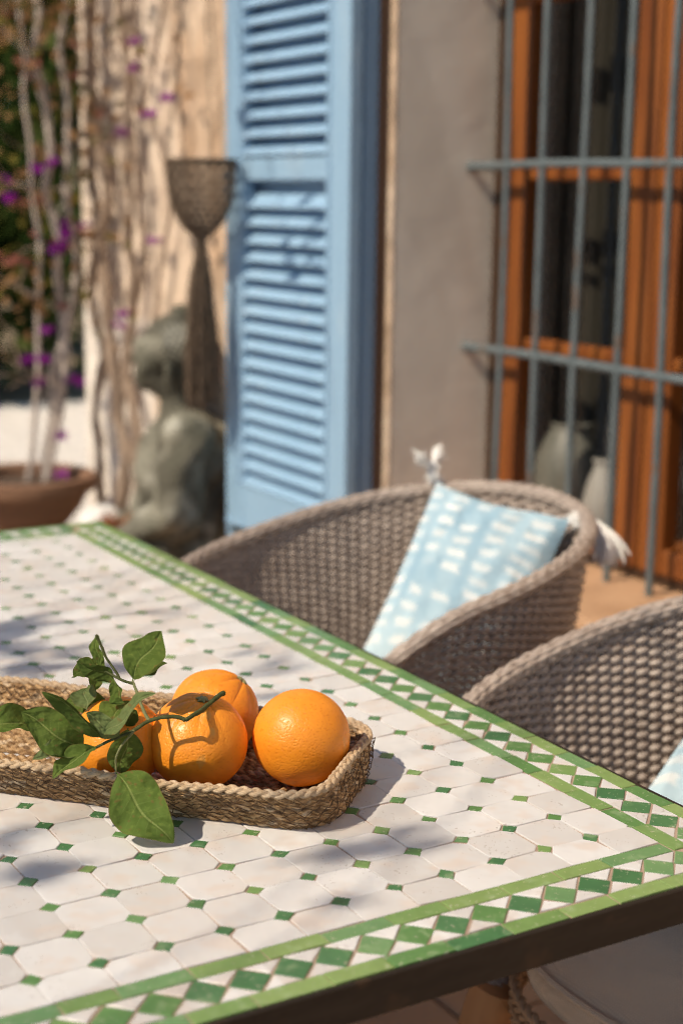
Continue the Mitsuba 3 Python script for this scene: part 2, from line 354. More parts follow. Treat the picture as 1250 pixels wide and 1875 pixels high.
room = [box((2.2, -1.0, 0.2), (5, -0.9, 2.9)), box((2.2, 3.6, 0.2), (5, 3.7, 2.9)), box((5, -1, 0.2), (5.1, 3.7, 2.9)), box((1.86, -1, 2.9), (5.1, 3.7, 3.0)), box((2.2, -1, 0.1), (5.1, 3.7, 0.2))]
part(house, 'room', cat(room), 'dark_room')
part(house, 'inner_sill', box((1.84, 0.66, 0.425), (2.2, 1.815, 0.50)), 'varnished_wood')
win = part(house, 'window_frame', cat([box((1.785, 1.752, 0.484), (1.85, 1.813, 2.35), 0.004), box((1.785, 0.663, 0.484), (1.85, 0.722, 2.35), 0.004), box((1.785, 0.722, 0.484), (1.85, 1.752, 0.505), 0.004), box((1.785, 0.722, 2.29), (1.85, 1.752, 2.35), 0.004)]), 'shade_wood')  # outer frame coloured dark in place of the shadow cast by the reveal
for y0, y1 in ((1.2425, 1.749), (0.725, 1.2355)):
    w = 0.072
    ss = part(win, 'sash', cat([box((1.774, y0, 0.507), (1.825, y0 + w, 2.288), 0.006), box((1.774, y1 - w, 0.507), (1.825, y1, 2.288), 0.006), box((1.777, y0 + w, 0.507), (1.822, y1 - w, 0.565), 0.006), box((1.777, y0 + w, 2.23), (1.822, y1 - w, 2.288), 0.006)]), 'varnished_wood')
    for z in (0.955, 1.345, 1.735):
        part(win, 'muntin', box((1.780, y0 + w, z - 0.015), (1.818, y1 - w, z + 0.015), 0.005), 'varnished_wood')
    part(win, 'pane', box((1.799, y0 + w - 0.003, 0.56), (1.7995, y1 - w + 0.003, 2.235), 0.0001), 'window_glass', smooth=False) if 0 else part(win, 'pane', trimesh.Trimesh([[1.8, y0 + w, 0.56], [1.8, y1 - w, 0.56], [1.8, y1 - w, 2.235], [1.8, y0 + w, 2.235]], [[0, 2, 1], [0, 3, 2]], process=False), 'window_glass', smooth=False)
yy = np.linspace(0.70, 1.80, 240)
fold = lambda y: 1.955 + 0.022 * np.sin(y * 62 + 1.5 * np.sin(y * 17)) + 0.008 * np.sin(y * 140)
sel = (yy > 1.40) | (yy < 1.08)
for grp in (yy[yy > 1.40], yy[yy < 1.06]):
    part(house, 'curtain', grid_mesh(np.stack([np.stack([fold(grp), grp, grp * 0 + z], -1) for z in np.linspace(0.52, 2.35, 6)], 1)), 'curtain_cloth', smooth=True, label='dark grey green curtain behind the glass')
# the grille
rng = np.random.default_rng(4)
gr = part(house, 'grille', cat([tube(np.stack([np.full(60, 1.716), np.linspace(0.655, 1.822, 60), z + 0.002 * np.sin(np.linspace(0, 9, 60) + z)], -1), 0.0098 + 0.0007 * rng.random(60), 10) for z in (0.941, 1.363, 1.785, 2.2)]), 'grille_iron', smooth=True, label='blue grey iron crossbars of the window grille')
for y in (1.668, 1.536, 1.396, 1.258, 1.126, 0.99, 0.854, 0.72):
    z = np.linspace(0.47, 2.36, 60)
    part(gr, 'bar', tube(np.stack([1.714 + 0.0018 * np.sin(z * 5 + y * 9), y + 0.0025 * np.sin(z * 4 + y * 30), z], -1), 0.0085 + 0.0007 * rng.random(60), 10), 'grille_iron', smooth=True)
# the shutter: two leaves folded against the wall
def stile_rail(x0, x1, ya, yb, za, zb, sw):
    return [box((x0, ya, za), (x1, ya + sw, zb), 0.004), box((x0, yb - sw, za), (x1, yb, zb), 0.004), box((x0 + 0.001, ya + sw, za), (x1 - 0.001, yb - sw, za + 0.125), 0.004),
            box((x0 + 0.001, ya + sw, 1.325), (x1 - 0.001, yb - sw, 1.382), 0.004), box((x0 + 0.001, ya + sw, zb - 0.1), (x1 - 0.001, yb - sw, zb), 0.004)]
sh = part(house, 'shutter', cat(stile_rail(1.402, 1.438, 1.843, 2.468, 0.412, 2.25, 0.098)), 'blue_paint', label='pale blue louvred shutter folded open against the wall')
part(sh, 'back_leaf', cat(stile_rail(1.446, 1.484, 1.848, 2.524, 0.405, 2.25, 0.115) + [box((1.462, 1.95, 0.5), (1.466, 2.42, 2.2), 0.001)]), 'blue_paint')
part(sh, 'moulding', cat([box((1.3965, 2.384, 0.53), (1.4025, 2.396, 2.2), 0.002), box((1.3965, 1.925, 0.53), (1.4025, 1.936, 2.2), 0.002)]), 'blue_paint')
sl = trimesh.creation.box((0.050, 0.428, 0.0075))
ca = math.radians(37)
zs = [z for z in np.arange(0.552, 1.315, 0.0452)] + [z for z in np.arange(1.402, 2.13, 0.0452)]
for i, z in enumerate(zs):
    m = box((-0.026, -0.2145, -0.0050), (0.026, 0.2145, 0.0050), 0.0030)
    m.apply_transform(trimesh.transformations.rotation_matrix(ca + rng.normal(0, 0.035), [0, 1, 0], [0, 0, 0]) if False else trimesh.transformations.rotation_matrix(-(ca + rng.normal(0, 0.03)), [0, 1, 0]))
    m.apply_translation((1.420, 2.1555, z))
    part(sh, 'slat', m, 'blue_paint')
part(sh, 'hinge', cat([tube([[1.40, 2.44, 0.385], [1.40, 2.44, 0.425]], 0.008, 10), box((1.396, 2.36, 0.418), (1.4015, 2.46, 0.43), 0.002), tube([[1.395, 2.40, 0.40], [1.385, 2.41, 0.385], [1.39, 2.42, 0.37]], 0.005, 8)]), 'blue_paint')
part(house, 'shutter_gap_shade', box((1.4862, 1.829, 0.425), (1.4995, 1.90, 2.3), 0.002), 'shade_wood')  # dark strip added to paint the shaded gap between shutter and wall

# ------------------------------------------------------------------ things behind the window glass
def vase(name, label, prof, c, m):
    k = thing(name, label, 'vase')
    part(k, 'body', lathe(prof, 36, c), m, smooth=True)
    part(k, 'neck_ring', lathe([(prof[-1][0] - 0.004, prof[-1][1] - 0.008), (prof[-1][0] + 0.006, prof[-1][1] - 0.004), (prof[-1][0] + 0.006, prof[-1][1] + 0.002), (prof[-1][0] - 0.004, prof[-1][1] + 0.004)], 36, c), m, smooth=True)
vase('ceramic_vase', 'grey green pot standing inside behind the left window pane', [(0.0, 0.0), (0.05, 0.0), (0.082, 0.05), (0.09, 0.12), (0.08, 0.19), (0.055, 0.235), (0.042, 0.26)], (1.905, 1.63, 0.502), 'grey_glaze')
vase('ceramic_vase', 'small white vase inside the window close to the wooden mullion', [(0.0, 0.0), (0.03, 0.0), (0.045, 0.04), (0.048, 0.10), (0.036, 0.15), (0.022, 0.185), (0.02, 0.20)], (1.875, 1.47, 0.502), 'white_glaze')

# ------------------------------------------------------------------ mosaic table
table = thing('mosaic_table', 'long mosaic tiled table with white octagons and green border strips', 'table')
A0, A1, B0, B1 = -21.74, 5.75, -6.88, 8.88          # the octagon field, in tile pitches: world x = b * PT, y = -a * PT
S1, S2, S3, S4 = 0.02, 0.375, 1.09, 1.46             # border: strip, diamonds, strip, outer edge
XY = lambda a, b: np.array([b * PT, -a * PT])
x0, x1, y0, y1 = (B0 - S4) * PT, (B1 + S4) * PT, -(A1 + S4) * PT, -(A0 - S4) * PT
part(table, 'grout_bed', box((x0 + 0.001, y0 + 0.001, TZ - 0.03), (x1 - 0.001, y1 - 0.001, TZ - 0.0012), 0.0015), 'grout')
ap = []
t, h = 0.004, 0.031
ap += [box((x0 - t, y0 - t, TZ - h), (x0 + 0.001, y1 + t, TZ - 0.0006), 0.001), box((x1 - 0.001, y0 - t, TZ - h), (x1 + t, y1 + t, TZ - 0.0006), 0.001)]
ap += [box((x0 + 0.001, y0 - t, TZ - h), (x1 - 0.001, y0 + 0.001, TZ - 0.0006), 0.001), box((x0 + 0.001, y1 - 0.001, TZ - h), (x1 - 0.001, y1 + t, TZ - 0.0006), 0.001)]
part(table, 'apron', cat(ap), 'rusty_iron', label='dark rusted iron band round the table edge')
for sx, sy in ((-0.10, y0 + 0.35), (-0.10, y1 - 0.35), (0.20, y0 + 0.35), (0.20, y1 - 0.35)):
    part(table, 'leg', box((sx - 0.02, sy - 0.02, 0), (sx + 0.02, sy + 0.02, TZ - 0.03), 0.003), 'rusty_iron')
part(table, 'underframe', cat([box((x0 + 0.08, yy_ - 0.015, TZ - 0.065), (x1 - 0.08, yy_ + 0.015, TZ - 0.031), 0.002) for yy_ in np.linspace(y0 + 0.08, y1 - 0.08, 4)]), 'rusty_iron')
rng = np.random.default_rng(11)


def tile(poly, z1=TZ, bev=0.00045, jit=0.0003, thick=0.006):
    p = np.asarray(poly, float); n = len(p)
    if np.cross(p[1] - p[0], p[2] - p[1]) < 0: p = p[::-1]
    p = p + rng.normal(0, jit, p.shape)
    c = p.mean(0)
    ins = c + (p - c) * (1 - bev / np.linalg.norm(p - c, axis=1, keepdims=True) * 1.4)
    tilt = rng.normal(0, 0.006, 2); dz = rng.normal(0, 0.00025)
    z = lambda q: z1 + dz + (q - c) @ tilt
    v = np.vstack([np.c_[p, np.full(n, z1 - thick)], np.c_[p, z(p) - bev * 0.8], np.c_[ins, z(ins)], [[*c, z1 + dz + 0.00015]]])
    k = np.arange(n); k2 = (k + 1) % n
    f = [np.stack([r * n + k, r * n + k2, (r + 1) * n + k2], 1) for r in (0, 1)] + [np.stack([r * n + k, (r + 1) * n + k2, (r + 1) * n + k], 1) for r in (0, 1)] + [np.stack([2 * n + k, 2 * n + k2, 3 * n + k * 0], 1)]
    return trimesh.Trimesh(v, np.vstack(f), process=False)


def place_tiles(name, polys, mats, keep=300, anchor=(0.1, -0.15), **kw):
    """The tiles that show largest (nearest the camera's side) as parts of their own, the rest one stuff part."""
    d = [np.linalg.norm(np.mean(p, 0) - CAM[:2]) + (10 if not seen(np.mean(p, 0)) else 0) for p in polys]
    order = np.argsort(d, kind='stable'); rest = {}
    for r, i in enumerate(order):
        m = mats if isinstance(mats, str) else mats[i]
        t_ = tile(polys[i], **kw)
        if r < keep and d[i] < 9: part(table, name, t_, m, smooth=25)
        else: rest.setdefault(m, []).append(t_)
    for m, ts in rest.items(): part(table, name + '_remainder', cat(ts), m, smooth=25, kind='stuff')


def seen(q):
    v = np.array([q[0], q[1], TZ]) - CAM; x, y, z = v @ RIGHT, v @ DOWN, v @ FWD
    return z > 0 and abs(x / z) < 0.25 and abs(y / z) < 0.36


K = 0.162; G = 0.0115         # dot half diagonal, half joint width, in pitches
oct_, dots = [], []
for a in range(-22, 6):
    for b in range(-7, 9):
        g = G * 0.8
        k = K + 0.017
        p = [(a + k, b + g), (a + 1 - k, b + g), (a + 1 - g, b + k), (a + 1 - g, b + 1 - k), (a + 1 - k, b + 1 - g), (a + k, b + 1 - g), (a + g, b + 1 - k), (a + g, b + k)]
        clip = Polygon(p).intersection(sbox(A0 + 0.005, B0 + 0.005, A1 - 0.005, B1 - 0.005))
        if clip.is_empty or clip.area < 0.05: continue
        cs = np.array(clip.exterior.coords)[:-1]
        cs = cs[[np.linalg.norm(cs[i] - cs[i - 1]) > 0.02 for i in range(len(cs))]]
        oct_.append(np.array([XY(*q) for q in cs]))
for a in range(-21, 6):
    for b in range(-6, 9):
        k = K + 0.004
        dots.append(np.array([XY(a + k, b), XY(a, b + k), XY(a - k, b), XY(a, b - k)]))
place_tiles('octagon_tile', oct_, 'glazed_white', jit=0.0006)
place_tiles('dot_tile', dots, [GREENS[i] for i in rng.choice([0, 1, 2, 5, 3], len(dots), p=[.3, .26, .18, .18, .08])], jit=0.0010)
strips, smats, dia, dmats, tri = [], [], [], [], []
ST = [1, 2, 3, 4, 4, 2, 0, 3]


def strip_run(fixed0, fixed1, lo, hi, along):
    pos = lo
    while pos < hi - 0.2:
        L = rng.uniform(0.82, 1.22); e = min(pos + L, hi)
        if hi - e < 0.35: e = hi
        g = 0.014; q = [(pos + g, fixed0), (e - g, fixed0), (e - g, fixed1), (pos + g, fixed1)]
        strips.append(np.array([XY(*(s if along == 'a' else s[::-1])) for s in q])); smats.append(GREENS[ST[rng.integers(len(ST))]])
        pos = e


g = 0.016
for s0, s1 in ((S1, S2 - g), (S3 + g, S4 - g * 1.5)):
    for sgn, base in ((1, B1), (-1, B0)):
        strip_run(base + sgn * s0, base + sgn * s1, A0 - s1, A1 + s1, 'a')
    for sgn, base in ((1, A1), (-1, A0)):
        strip_run(base + sgn * s0, base + sgn * s1, B0 - s0 + g, B1 + s0 - g, 'b')


def diamond_run(c0, c1, lo, hi, along):
    n = round((hi - lo) / 0.70); s = (hi - lo) / n; mid, hw = (c0 + c1) / 2, abs(c1 - c0) / 2 - g * 0.6
    for i in range(n):
        m = lo + (i + 0.5) * s
        kx, ky = s / 2 - 0.012, hw - 0.004
        q = [(m - kx, mid), (m, mid + ky), (m + kx, mid), (m, mid - ky)]
        dia.append(np.array([XY(*(v if along == 'a' else v[::-1])) for v in q])); dmats.append(GREENS[rng.choice([0, 1, 1, 2, 5, 3])])
        for sg in (1, -1):
            if i < n - 1:
                q = [(m + 0.04, mid + sg * (hw + 0.004)), (m + s - 0.04, mid + sg * (hw + 0.004)), (m + s / 2, mid + sg * 0.045)]
                tri.append(np.array([XY(*(v if along == 'a' else v[::-1])) for v in q]))


for sgn, base in ((1, B1), (-1, B0)): diamond_run(base + sgn * S2, base + sgn * S3, A0 - S3 + 0.02, A1 + S3 - 0.02, 'a')
for sgn, base in ((1, A1), (-1, A0)): diamond_run(base + sgn * S2, base + sgn * S3, B0 - S2 + 0.02, B1 + S2 - 0.02, 'b')
place_tiles('strip_tile', strips, smats)
place_tiles('diamond_tile', dia, dmats, jit=0.0006)
place_tiles('triangle_tile', tri, 'glazed_white', jit=0.0005)

# ------------------------------------------------------------------ seagrass tray
U, V = np.array([0.670, -0.742]), np.array([0.742, 0.670])
rng = np.random.default_rng(21)


def tray_loop(hw, uend, ustart, rc, z, n):
    """Closed loop: a rounded rectangle in the tray's own axes, slightly bowed and wobbly."""
    rc = min(rc, hw * 0.85)
    r = sbox(ustart, 0.1365 - hw, uend, 0.1365 + hw).buffer(-rc).buffer(rc, quad_segs=12)
    ring = r.exterior; s = np.linspace(0, 1, n, endpoint=False)
    q = np.array([ring.interpolate(x, normalized=True).coords[0] for x in s])
    q[:, 1] -= 0.008 * np.cos((q[:, 0]) / 0.25 * PI / 2) * np.sign(0.1365 - q[:, 1]) * np.clip(abs(q[:, 1] - 0.1365) / hw, 0, 1)
    zz = z + 0.0012 * np.sin(q[:, 0] * 40 + q[:, 1] * 30)
    return np.c_[q[:, :1] * U + q[:, 1:] * V, zz]


def twist(path, n_strand, rad, helix, pitch, sides=7, closed=True, rvar=0.16, braid=False, seed=0, vary=0.0):
    n = len(path)
    seg = np.linalg.norm(np.roll(path, -1, 0) - path, axis=1); s = np.r_[0, np.cumsum(seg)[:-1]]; Ltot = seg.sum()
    turns = max(1, round(Ltot / abs(pitch))) * (1 if pitch > 0 else -1)
    ph = s / Ltot * turns * 2 * PI
    t = np.roll(path, -1, 0) - np.roll(path, 1, 0); t /= np.linalg.norm(t, axis=1, keepdims=True)
    a = np.cross(t, [0, 0, 1.0]); a /= np.linalg.norm(a, axis=1, keepdims=True); b = np.cross(a, t)
    out = []
    for k in range(n_strand):
        th = ph + 2 * PI * k / n_strand
        nz = meshkit.fbm(path * 130 + [k * 7.3 + seed, 0, 0], 2)[:, None]
        hz_ = helix * (1 + vary * (nz - 0.5))
        c = path + (a * np.sin(th)[:, None] + b * (0.6 * np.sin(2 * th)[:, None] if braid else np.cos(th)[:, None])) * hz_
        rr = rad * (1 + rvar * 2 * (meshkit.fbm(path * 200 + [0, k * 5.1 + seed, 0], 2) - 0.5))
        out.append(tube(c, rr, sides, closed=True))
    return cat(out)


tray = thing('woven_tray', 'oval seagrass tray with braided rim holding four oranges', 'tray')
ROWS = 7
def wall_at(f):       # f 0 bottom .. 1 top : half width, u end
    return 0.0735 + 0.0225 * max(f, 0) ** 0.9, 0.2345 + 0.001 * math.sin(f * PI), 0.7545 + 0.0305 * f
for i in range(ROWS):
    hw, ue, z = wall_at(i / (ROWS - 1))
    part(tray, 'coil', twist(tray_loop(hw, ue, -0.30, 0.042 + 0.004 * i / ROWS, z, 520), 2, 0.0027, 0.0017, 0.024 + 0.004 * rng.random(), seed=i * 3.7, rvar=0.3, vary=0.7), 'seagrass', smooth=True)
base = []
for i in range(9):
    hw = max(0.0028, 0.0775 - 0.0085 * (i + 0.6))
    if hw > 0.002:
        base.append(twist(tray_loop(hw, 0.2385 - 0.0085 * (i + 0.6), -0.30 + 0.0085 * (i + .6), max(0.004, 0.042 - 0.004 * i), 0.7535, 360), 2, 0.0032, 0.0018, 0.022, sides=6, seed=i * 2.1))
part(tray, 'base', cat(base), 'seagrass', smooth=True)
hw, ue, z = wall_at(1.12)
part(tray, 'braided_rim', twist(tray_loop(hw, ue, -0.30, 0.046, 0.7900, 900), 3, 0.0023, 0.0026, 0.032, sides=8, braid=True, seed=50, rvar=0.2), 'seagrass_rim', smooth=True, label='pale braided rim of the tray')
th_ = []
for i in range(ROWS):
    for sgn in (1, -1):
        loops = [tray_loop(wall_at(f)[0] + sgn * 0.0052, wall_at(f)[1] + sgn * 0.0052, -0.30 - sgn * 0.0052, 0.045, wall_at(f)[2], 700) for f in ((i - 0.4) / (ROWS - 1), (i + 0.5) / (ROWS - 1))]
        pts, k = [], 0
        idx = 0
        while idx < 699:
            pts.append(loops[k % 2][idx] + rng.normal(0, 0.0006, 3)); k += 1
            idx += int(rng.integers(2, 6))
        pts = np.array(pts)
        pts = np.repeat(pts, 2, 0)[1:]
        pts[1::2] = (pts[1::2] + np.roll(pts, -1, 0)[1::2]) / 2
        th_.append(tube(pts, 0.00042, 4, caps=False))
part(tray, 'stitching', cat(th_), 'stitch_thread', smooth=True, kind='stuff')

# ------------------------------------------------------------------ oranges
def orange(label, c, R, axis, seed, neck=0.0, squash=0.95, crease=0.0, calyx=True, navel=False):
    k = thing('orange', label, 'orange', None)
    s = trimesh.creation.icosphere(6); v = s.vertices.copy()
    az = np.arctan2(v[:, 1], v[:, 0]); h = v[:, 2]
    r = 1 + 0.02 * (meshkit.fbm(v * 1.6 + seed, 2) - 0.5) * 2
    top = np.exp(-((1 - h) / 0.10)); r += neck * np.exp(-((1 - h) / 0.35)) - 0.07 * np.exp(-((1 - h) / 0.012))
    cr = np.abs(np.sin(az * 4.5 + seed)) ** 0.5
    r -= crease * (1 - cr) * np.exp(-((1 - h) / 0.30)) * (1 - np.exp(-((1 - h) / 0.02)))
    r += 0.006 * np.cos(az * 5 + seed) * (1 - h * h)
    v = v * r[:, None] * [1, 1, squash]
    z = np.array(axis, float); z /= np.linalg.norm(z); x = np.cross([0.3, 0.9, 0.2], z); x /= np.linalg.norm(x)
    Rm = np.stack([x, np.cross(z, x), z], 1)
    P = v @ Rm.T * R
    P[:, 2] = np.maximum(P[:, 2], -R * 0.985)
    part(k, 'peel', trimesh.Trimesh(P + c, s.faces, process=False), 'orange_peel', smooth=True)
    tp = (1 + neck - 0.05) * squash * R
    if calyx:
        star = []
        for j in range(6):
            a = j * PI / 3 + seed
            d = Rm @ np.array([math.cos(a), math.sin(a), 0.0])
            p0 = np.array(c) + Rm[:, 2] * (tp + 0.0006)
            star.append(tube([p0, p0 + d * 0.0035 + Rm[:, 2] * 0.0006, p0 + d * 0.0062 - Rm[:, 2] * 0.0002], [0.0022, 0.0016, 0.0004], 6))
        star.append(tube([np.array(c) + Rm[:, 2] * (tp - 0.002), np.array(c) + Rm[:, 2] * (tp + 0.0022)], [0.003, 0.0026], 8))
        part(k, 'calyx', cat(star), 'calyx_green', smooth=40)
    return k


orange('smooth round orange at the right end of the tray, without a stem', (0.2345, -0.0355, 0.8005), 0.0447, (0.5, 0.75, 0.35), 3, calyx=False, squash=0.98)
orange('large orange at the tray front with a woody twig across its top', (0.146, -0.001, 0.8005), 0.0452, (0.03, -0.18, 0.95), 8, neck=0.075, crease=0.05, squash=0.93)
orange('creased orange at the back, behind the one with the twig', (0.197, 0.068, 0.7985), 0.0428, (0.50, -0.15, 0.62), 5, neck=0.02, crease=0.075, squash=0.97)
orange('orange at the left, half hidden under the leaves', (0.085, 0.036, 0.7995), 0.0418, (0.45, -0.35, 0.85), 12, neck=0.0, crease=0.03, squash=0.98, calyx=False)

# ------------------------------------------------------------------ leafy twig
twig = thing('citrus_twig', 'leafy green citrus twig lying over the oranges and the tray rim', 'twig')
main = [[0.164, -0.0173, 0.8487], [0.1526, -0.0228, 0.8465], [0.1463, -0.0246, 0.8435], [0.1274, -0.0396, 0.843], [0.1138, -0.0452, 0.8405], [0.1095, -0.0421, 0.8428], [0.0982, -0.0386, 0.8441], [0.0857, -0.0319, 0.8406], [0.0721, -0.0302, 0.834], [0.0607, -0.027, 0.829], [0.0511, -0.0233, 0.825], [0.0429, -0.0184, 0.8204], [0.0346, -0.0126, 0.814]]
def wob(p, n, r0, r1, seed, sides=7):
    q = spline(p, n); q = q + 0.0006 * (np.stack([meshkit.noise(q * 160 + [k * 9 + seed, 0, 0]) for k in range(3)], -1) - 0.5)
    rr = np.linspace(r0, r1, n) * (1 + 0.35 * (meshkit.noise(q * 330 + seed) - 0.4))
    return tube(q, rr, sides)
part(twig, 'stem', wob(main[:5], 40, 0.00225, 0.0019, 1), 'twig_bark', smooth=True)
part(twig, 'stem', wob(main[4:], 60, 0.0019, 0.0011, 2), 'twig_bark', smooth=True)
part(twig, 'stem', wob([[0.0721, -0.0302, 0.834], [0.0645, -0.036, 0.8307], [0.0596, -0.0376, 0.8274], [0.0548, -0.037, 0.8211], [0.0533, -0.0332, 0.8092], [0.0534, -0.0332, 0.7994]], 50, 0.0012, 0.0008, 3), 'twig_pale', smooth=True)
part(twig, 'stem', wob([[0.0857, -0.0319, 0.8406], [0.0826, -0.0241, 0.8507], [0.0816, -0.0149, 0.862], [0.0814, -0.0085, 0.8682], [0.0811, -0.0067, 0.8702]], 40, 0.0016, 0.0011, 4), 'twig_pale', smooth=True)
part(twig, 'stem', wob([[0.0814, -0.0085, 0.8682], [0.0773, -0.0012, 0.8687], [0.0733, 0.004, 0.8704], [0.0673, 0.0143, 0.8739], [0.0634, 0.0234, 0.877]], 40, 0.0014, 0.0008, 5), 'twig_bark', smooth=True)
part(twig, 'stem', wob([[0.0737, 0.0037, 0.8704], [0.0714, 0.009, 0.8767], [0.0679, 0.0152, 0.884], [0.0644, 0.0212, 0.895], [0.0609, 0.026, 0.9067]], 40, 0.0010, 0.0013, 6), 'twig_bark', smooth=True)
part(twig, 'stalk', tube([[0.1485, -0.0111, 0.836], [0.1483, -0.0150, 0.8385], [0.1475, -0.0205, 0.8425]], [0.0024, 0.0017, 0.0018], 8), 'twig_pale', smooth=True)


def leaf_mesh(P, Q, nrm, width, fold, bend, seed, nu=26, nv=15, curl=0.0):
    P, Q, nrm = np.array(P), np.array(Q), np.array(nrm, float)
    ax = Q - P; L = np.linalg.norm(ax); ax /= L
    nrm = nrm - ax * (nrm @ ax); nrm /= np.linalg.norm(nrm); sd = np.cross(nrm, ax)
    u = np.linspace(0, 1, nu); t = np.linspace(-1, 1, nv)
    up = np.clip((u - 0.06) / 0.94, 0, 1)
    w = width / 2 * np.sin(PI * up ** 0.85) ** 0.76 + 0.0006
    w *= 1 + 0.02 * np.sin(u * 17 + seed)
    mid = P + ax * (u * L)[:, None] + sd * (0.05 * L * np.sin(u * 5.5 + seed) * np.sin(PI * u))[:, None] + nrm * (0.05 * L * np.sin(2 * PI * u + seed) * np.sin(PI * u))[:, None] + nrm * (bend * L * 1.6 * (4 * u * (1 - u)) * 0.5)[:, None]
    tt, ww = t[None, :], w[:, None]
    ang = fold + 0.10 * np.sin(u * 7 + seed)[:, None]
    wave = 0.12 * np.sin(u * 15 + seed * 2.3)[:, None] * np.abs(tt) ** 2 + 0.05 * np.sin(u * 23 + seed)[:, None] * tt ** 2 * np.sign(tt)
    Z = np.abs(tt) * np.sin(ang) + wave + curl * np.abs(tt) ** 3
    X = mid[:, None] + sd * (tt * np.cos(ang) * ww)[..., None] + nrm * (Z * ww)[..., None]
    m = grid_mesh(X)
    uv = np.stack(np.broadcast_arrays(u[:, None], (t[None] + 1) / 2), -1).reshape(-1, 2)
    return m, uv


LEAVES = [
    ('citrus_leaf', [0.0811, -0.0067, 0.8702], [0.1049, -0.0162, 0.9145], [-0.756, -0.565, 0.331], 0.0290, 0.30, 0.06),
    ('citrus_leaf_dark', [0.0885, 0.0058, 0.866], [0.1187, 0.0025, 0.878], [0.019, -0.148, 0.989], 0.0145, 0.3, 0.05),
    ('citrus_leaf_dark', [0.0723, 0.0092, 0.865], [0.046, 0.0349, 0.8819], [-0.651, -0.707, -0.277], 0.0164, 0.5, -0.08),
    ('citrus_leaf', [0.069, 0.059, 0.8413], [0.0822, 0.0717, 0.8775], [0.049, -0.925, 0.377], 0.0129, 0.3, 0.05),
    ('citrus_leaf', [0.0747, -0.0078, 0.8495], [0.0669, 0.0022, 0.8718], [-0.949, -0.215, 0.231], 0.0143, 0.4, 0.08),
    ('citrus_leaf_pale', [0.045, -0.0224, 0.8288], [0.0742, -0.0718, 0.8789], [-0.663, -0.211, 0.718], 0.016, 0.45, 0.09),
    ('citrus_leaf', [0.0526, -0.007, 0.8225], [0.0816, 0.0, 0.8496], [-0.78, -0.308, 0.544], 0.0266, 0.3, 0.08),
    ('citrus_leaf', [0.035, -0.0103, 0.8147], [-0.0156, 0.0055, 0.8539], [-0.491, -0.618, 0.614], 0.0293, 0.25, 0.07),
    ('citrus_leaf_dark', [0.0416, -0.0336, 0.833], [-0.0085, -0.028, 0.8806], [-0.271, -0.64, 0.719], 0.0145, -0.7, 0.12),
    ('citrus_leaf_pale', [0.033, -0.0153, 0.8137], [-0.0144, -0.0157, 0.8181], [-0.329, -0.33, 0.885], 0.0207, 0.6, 0.05),
    ('citrus_leaf', [0.0236, 0.0571, 0.8194], [-0.0458, 0.0652, 0.8296], [-0.202, -0.516, 0.832], 0.0245, 0.3, 0.03),
    ('citrus_leaf', [0.0741, -0.0121, 0.8299], [0.0646, -0.016, 0.7901], [-0.145, -0.945, 0.293], 0.0248, 0.35, -0.05),
    ('citrus_leaf', [0.0534, -0.0332, 0.7994], [0.0782, -0.0963, 0.754], [-0.567, -0.5416, 0.6206], 0.0440, 0.34, 0.14),
    ('citrus_leaf_pale', [0.0565, 0.0408, 0.8333], [0.0677, 0.0718, 0.842], [-0.571, -0.338, 0.748], 0.0196, 0.3, 0.06),
    ('citrus_leaf_dark', [0.0781, 0.0024, 0.8262], [0.0906, 0.0095, 0.8372], [-0.031, -0.872, 0.488], 0.0116, 0.3, 0.05),
    ('citrus_leaf', [0.0429, -0.0184, 0.8204], [-0.004, -0.036, 0.806], [-0.42, -0.30, 0.85], 0.019, 0.4, 0.08),
    ('citrus_leaf_dark', [0.0634, 0.0234, 0.877], [0.0500, 0.055, 0.862], [-0.5, -0.5, 0.7], 0.016, 0.4, 0.06),
    ('citrus_leaf', [0.0634, 0.0234, 0.877], [0.0640, 0.030, 0.905], [-0.8, -0.5, 0.1], 0.011, 0.5, 0.06),
    ('citrus_leaf_pale', [0.0607, -0.027, 0.829], [0.0330, -0.020, 0.853], [-0.6, -0.5, 0.6], 0.015, 0.35, 0.06),
    ('citrus_leaf', [0.0795, 0.0394, 0.8351], [0.0534, 0.0881, 0.8247], [-0.284, -0.668, 0.688], 0.0197, 0.3, 0.06),
]
for i, (m, P, Q, n, w, fo, be) in enumerate(LEAVES):
    me, uv = leaf_mesh(P, Q, n, w * (1.25 if i != 12 else 1.12), fo, be, i * 1.7, curl=0.25 * math.sin(i * 2.1))
    part(twig, 'leaf', me, m, smooth=True, uv=uv)

# ------------------------------------------------------------------ wicker tub chairs
CA, CB, CN, ZB, ZF = 0.33, 0.295, 2.2, 0.815, 0.68
def plan(th, a, b, n):
    c, s = np.cos(th), np.sin(th); r = (np.abs(c / a) ** n + np.abs(s / b) ** n) ** (-1 / n)
    return r * c, r * s
def rim_pt(th):
    x, y = plan(th, CA, CB, CN); t = (1 - np.cos(th)) / 2
    z = ZB + (ZF - ZB) * np.clip(t, 0, 1) ** 0.9
    e = np.clip((np.abs(th) - math.radians(129)) / math.radians(12), 0, 1)
    z = z - 0.105 * np.clip((-th - math.radians(92)) / math.radians(40), 0, 1) ** 2
    return np.stack([x, y, z - 0.22 * e * e * (3 - 2 * e)], -1)
def shell_pt(th, s):
    R = rim_pt(th); bx, by = plan(th, 0.25, 0.225, 2.3); w = s ** 0.72
    return np.stack([bx * (1 - w) + R[..., 0] * w, by * (1 - w) + R[..., 1] * w, 0.37 + (R[..., 2] - 0.37) * s], -1)
TM = math.radians(141)
tt = np.linspace(-TM, TM, 4000); rp = rim_pt(tt); ln = np.r_[0, np.cumsum(np.linalg.norm(np.diff(rp[:, :2], axis=0), axis=1))]
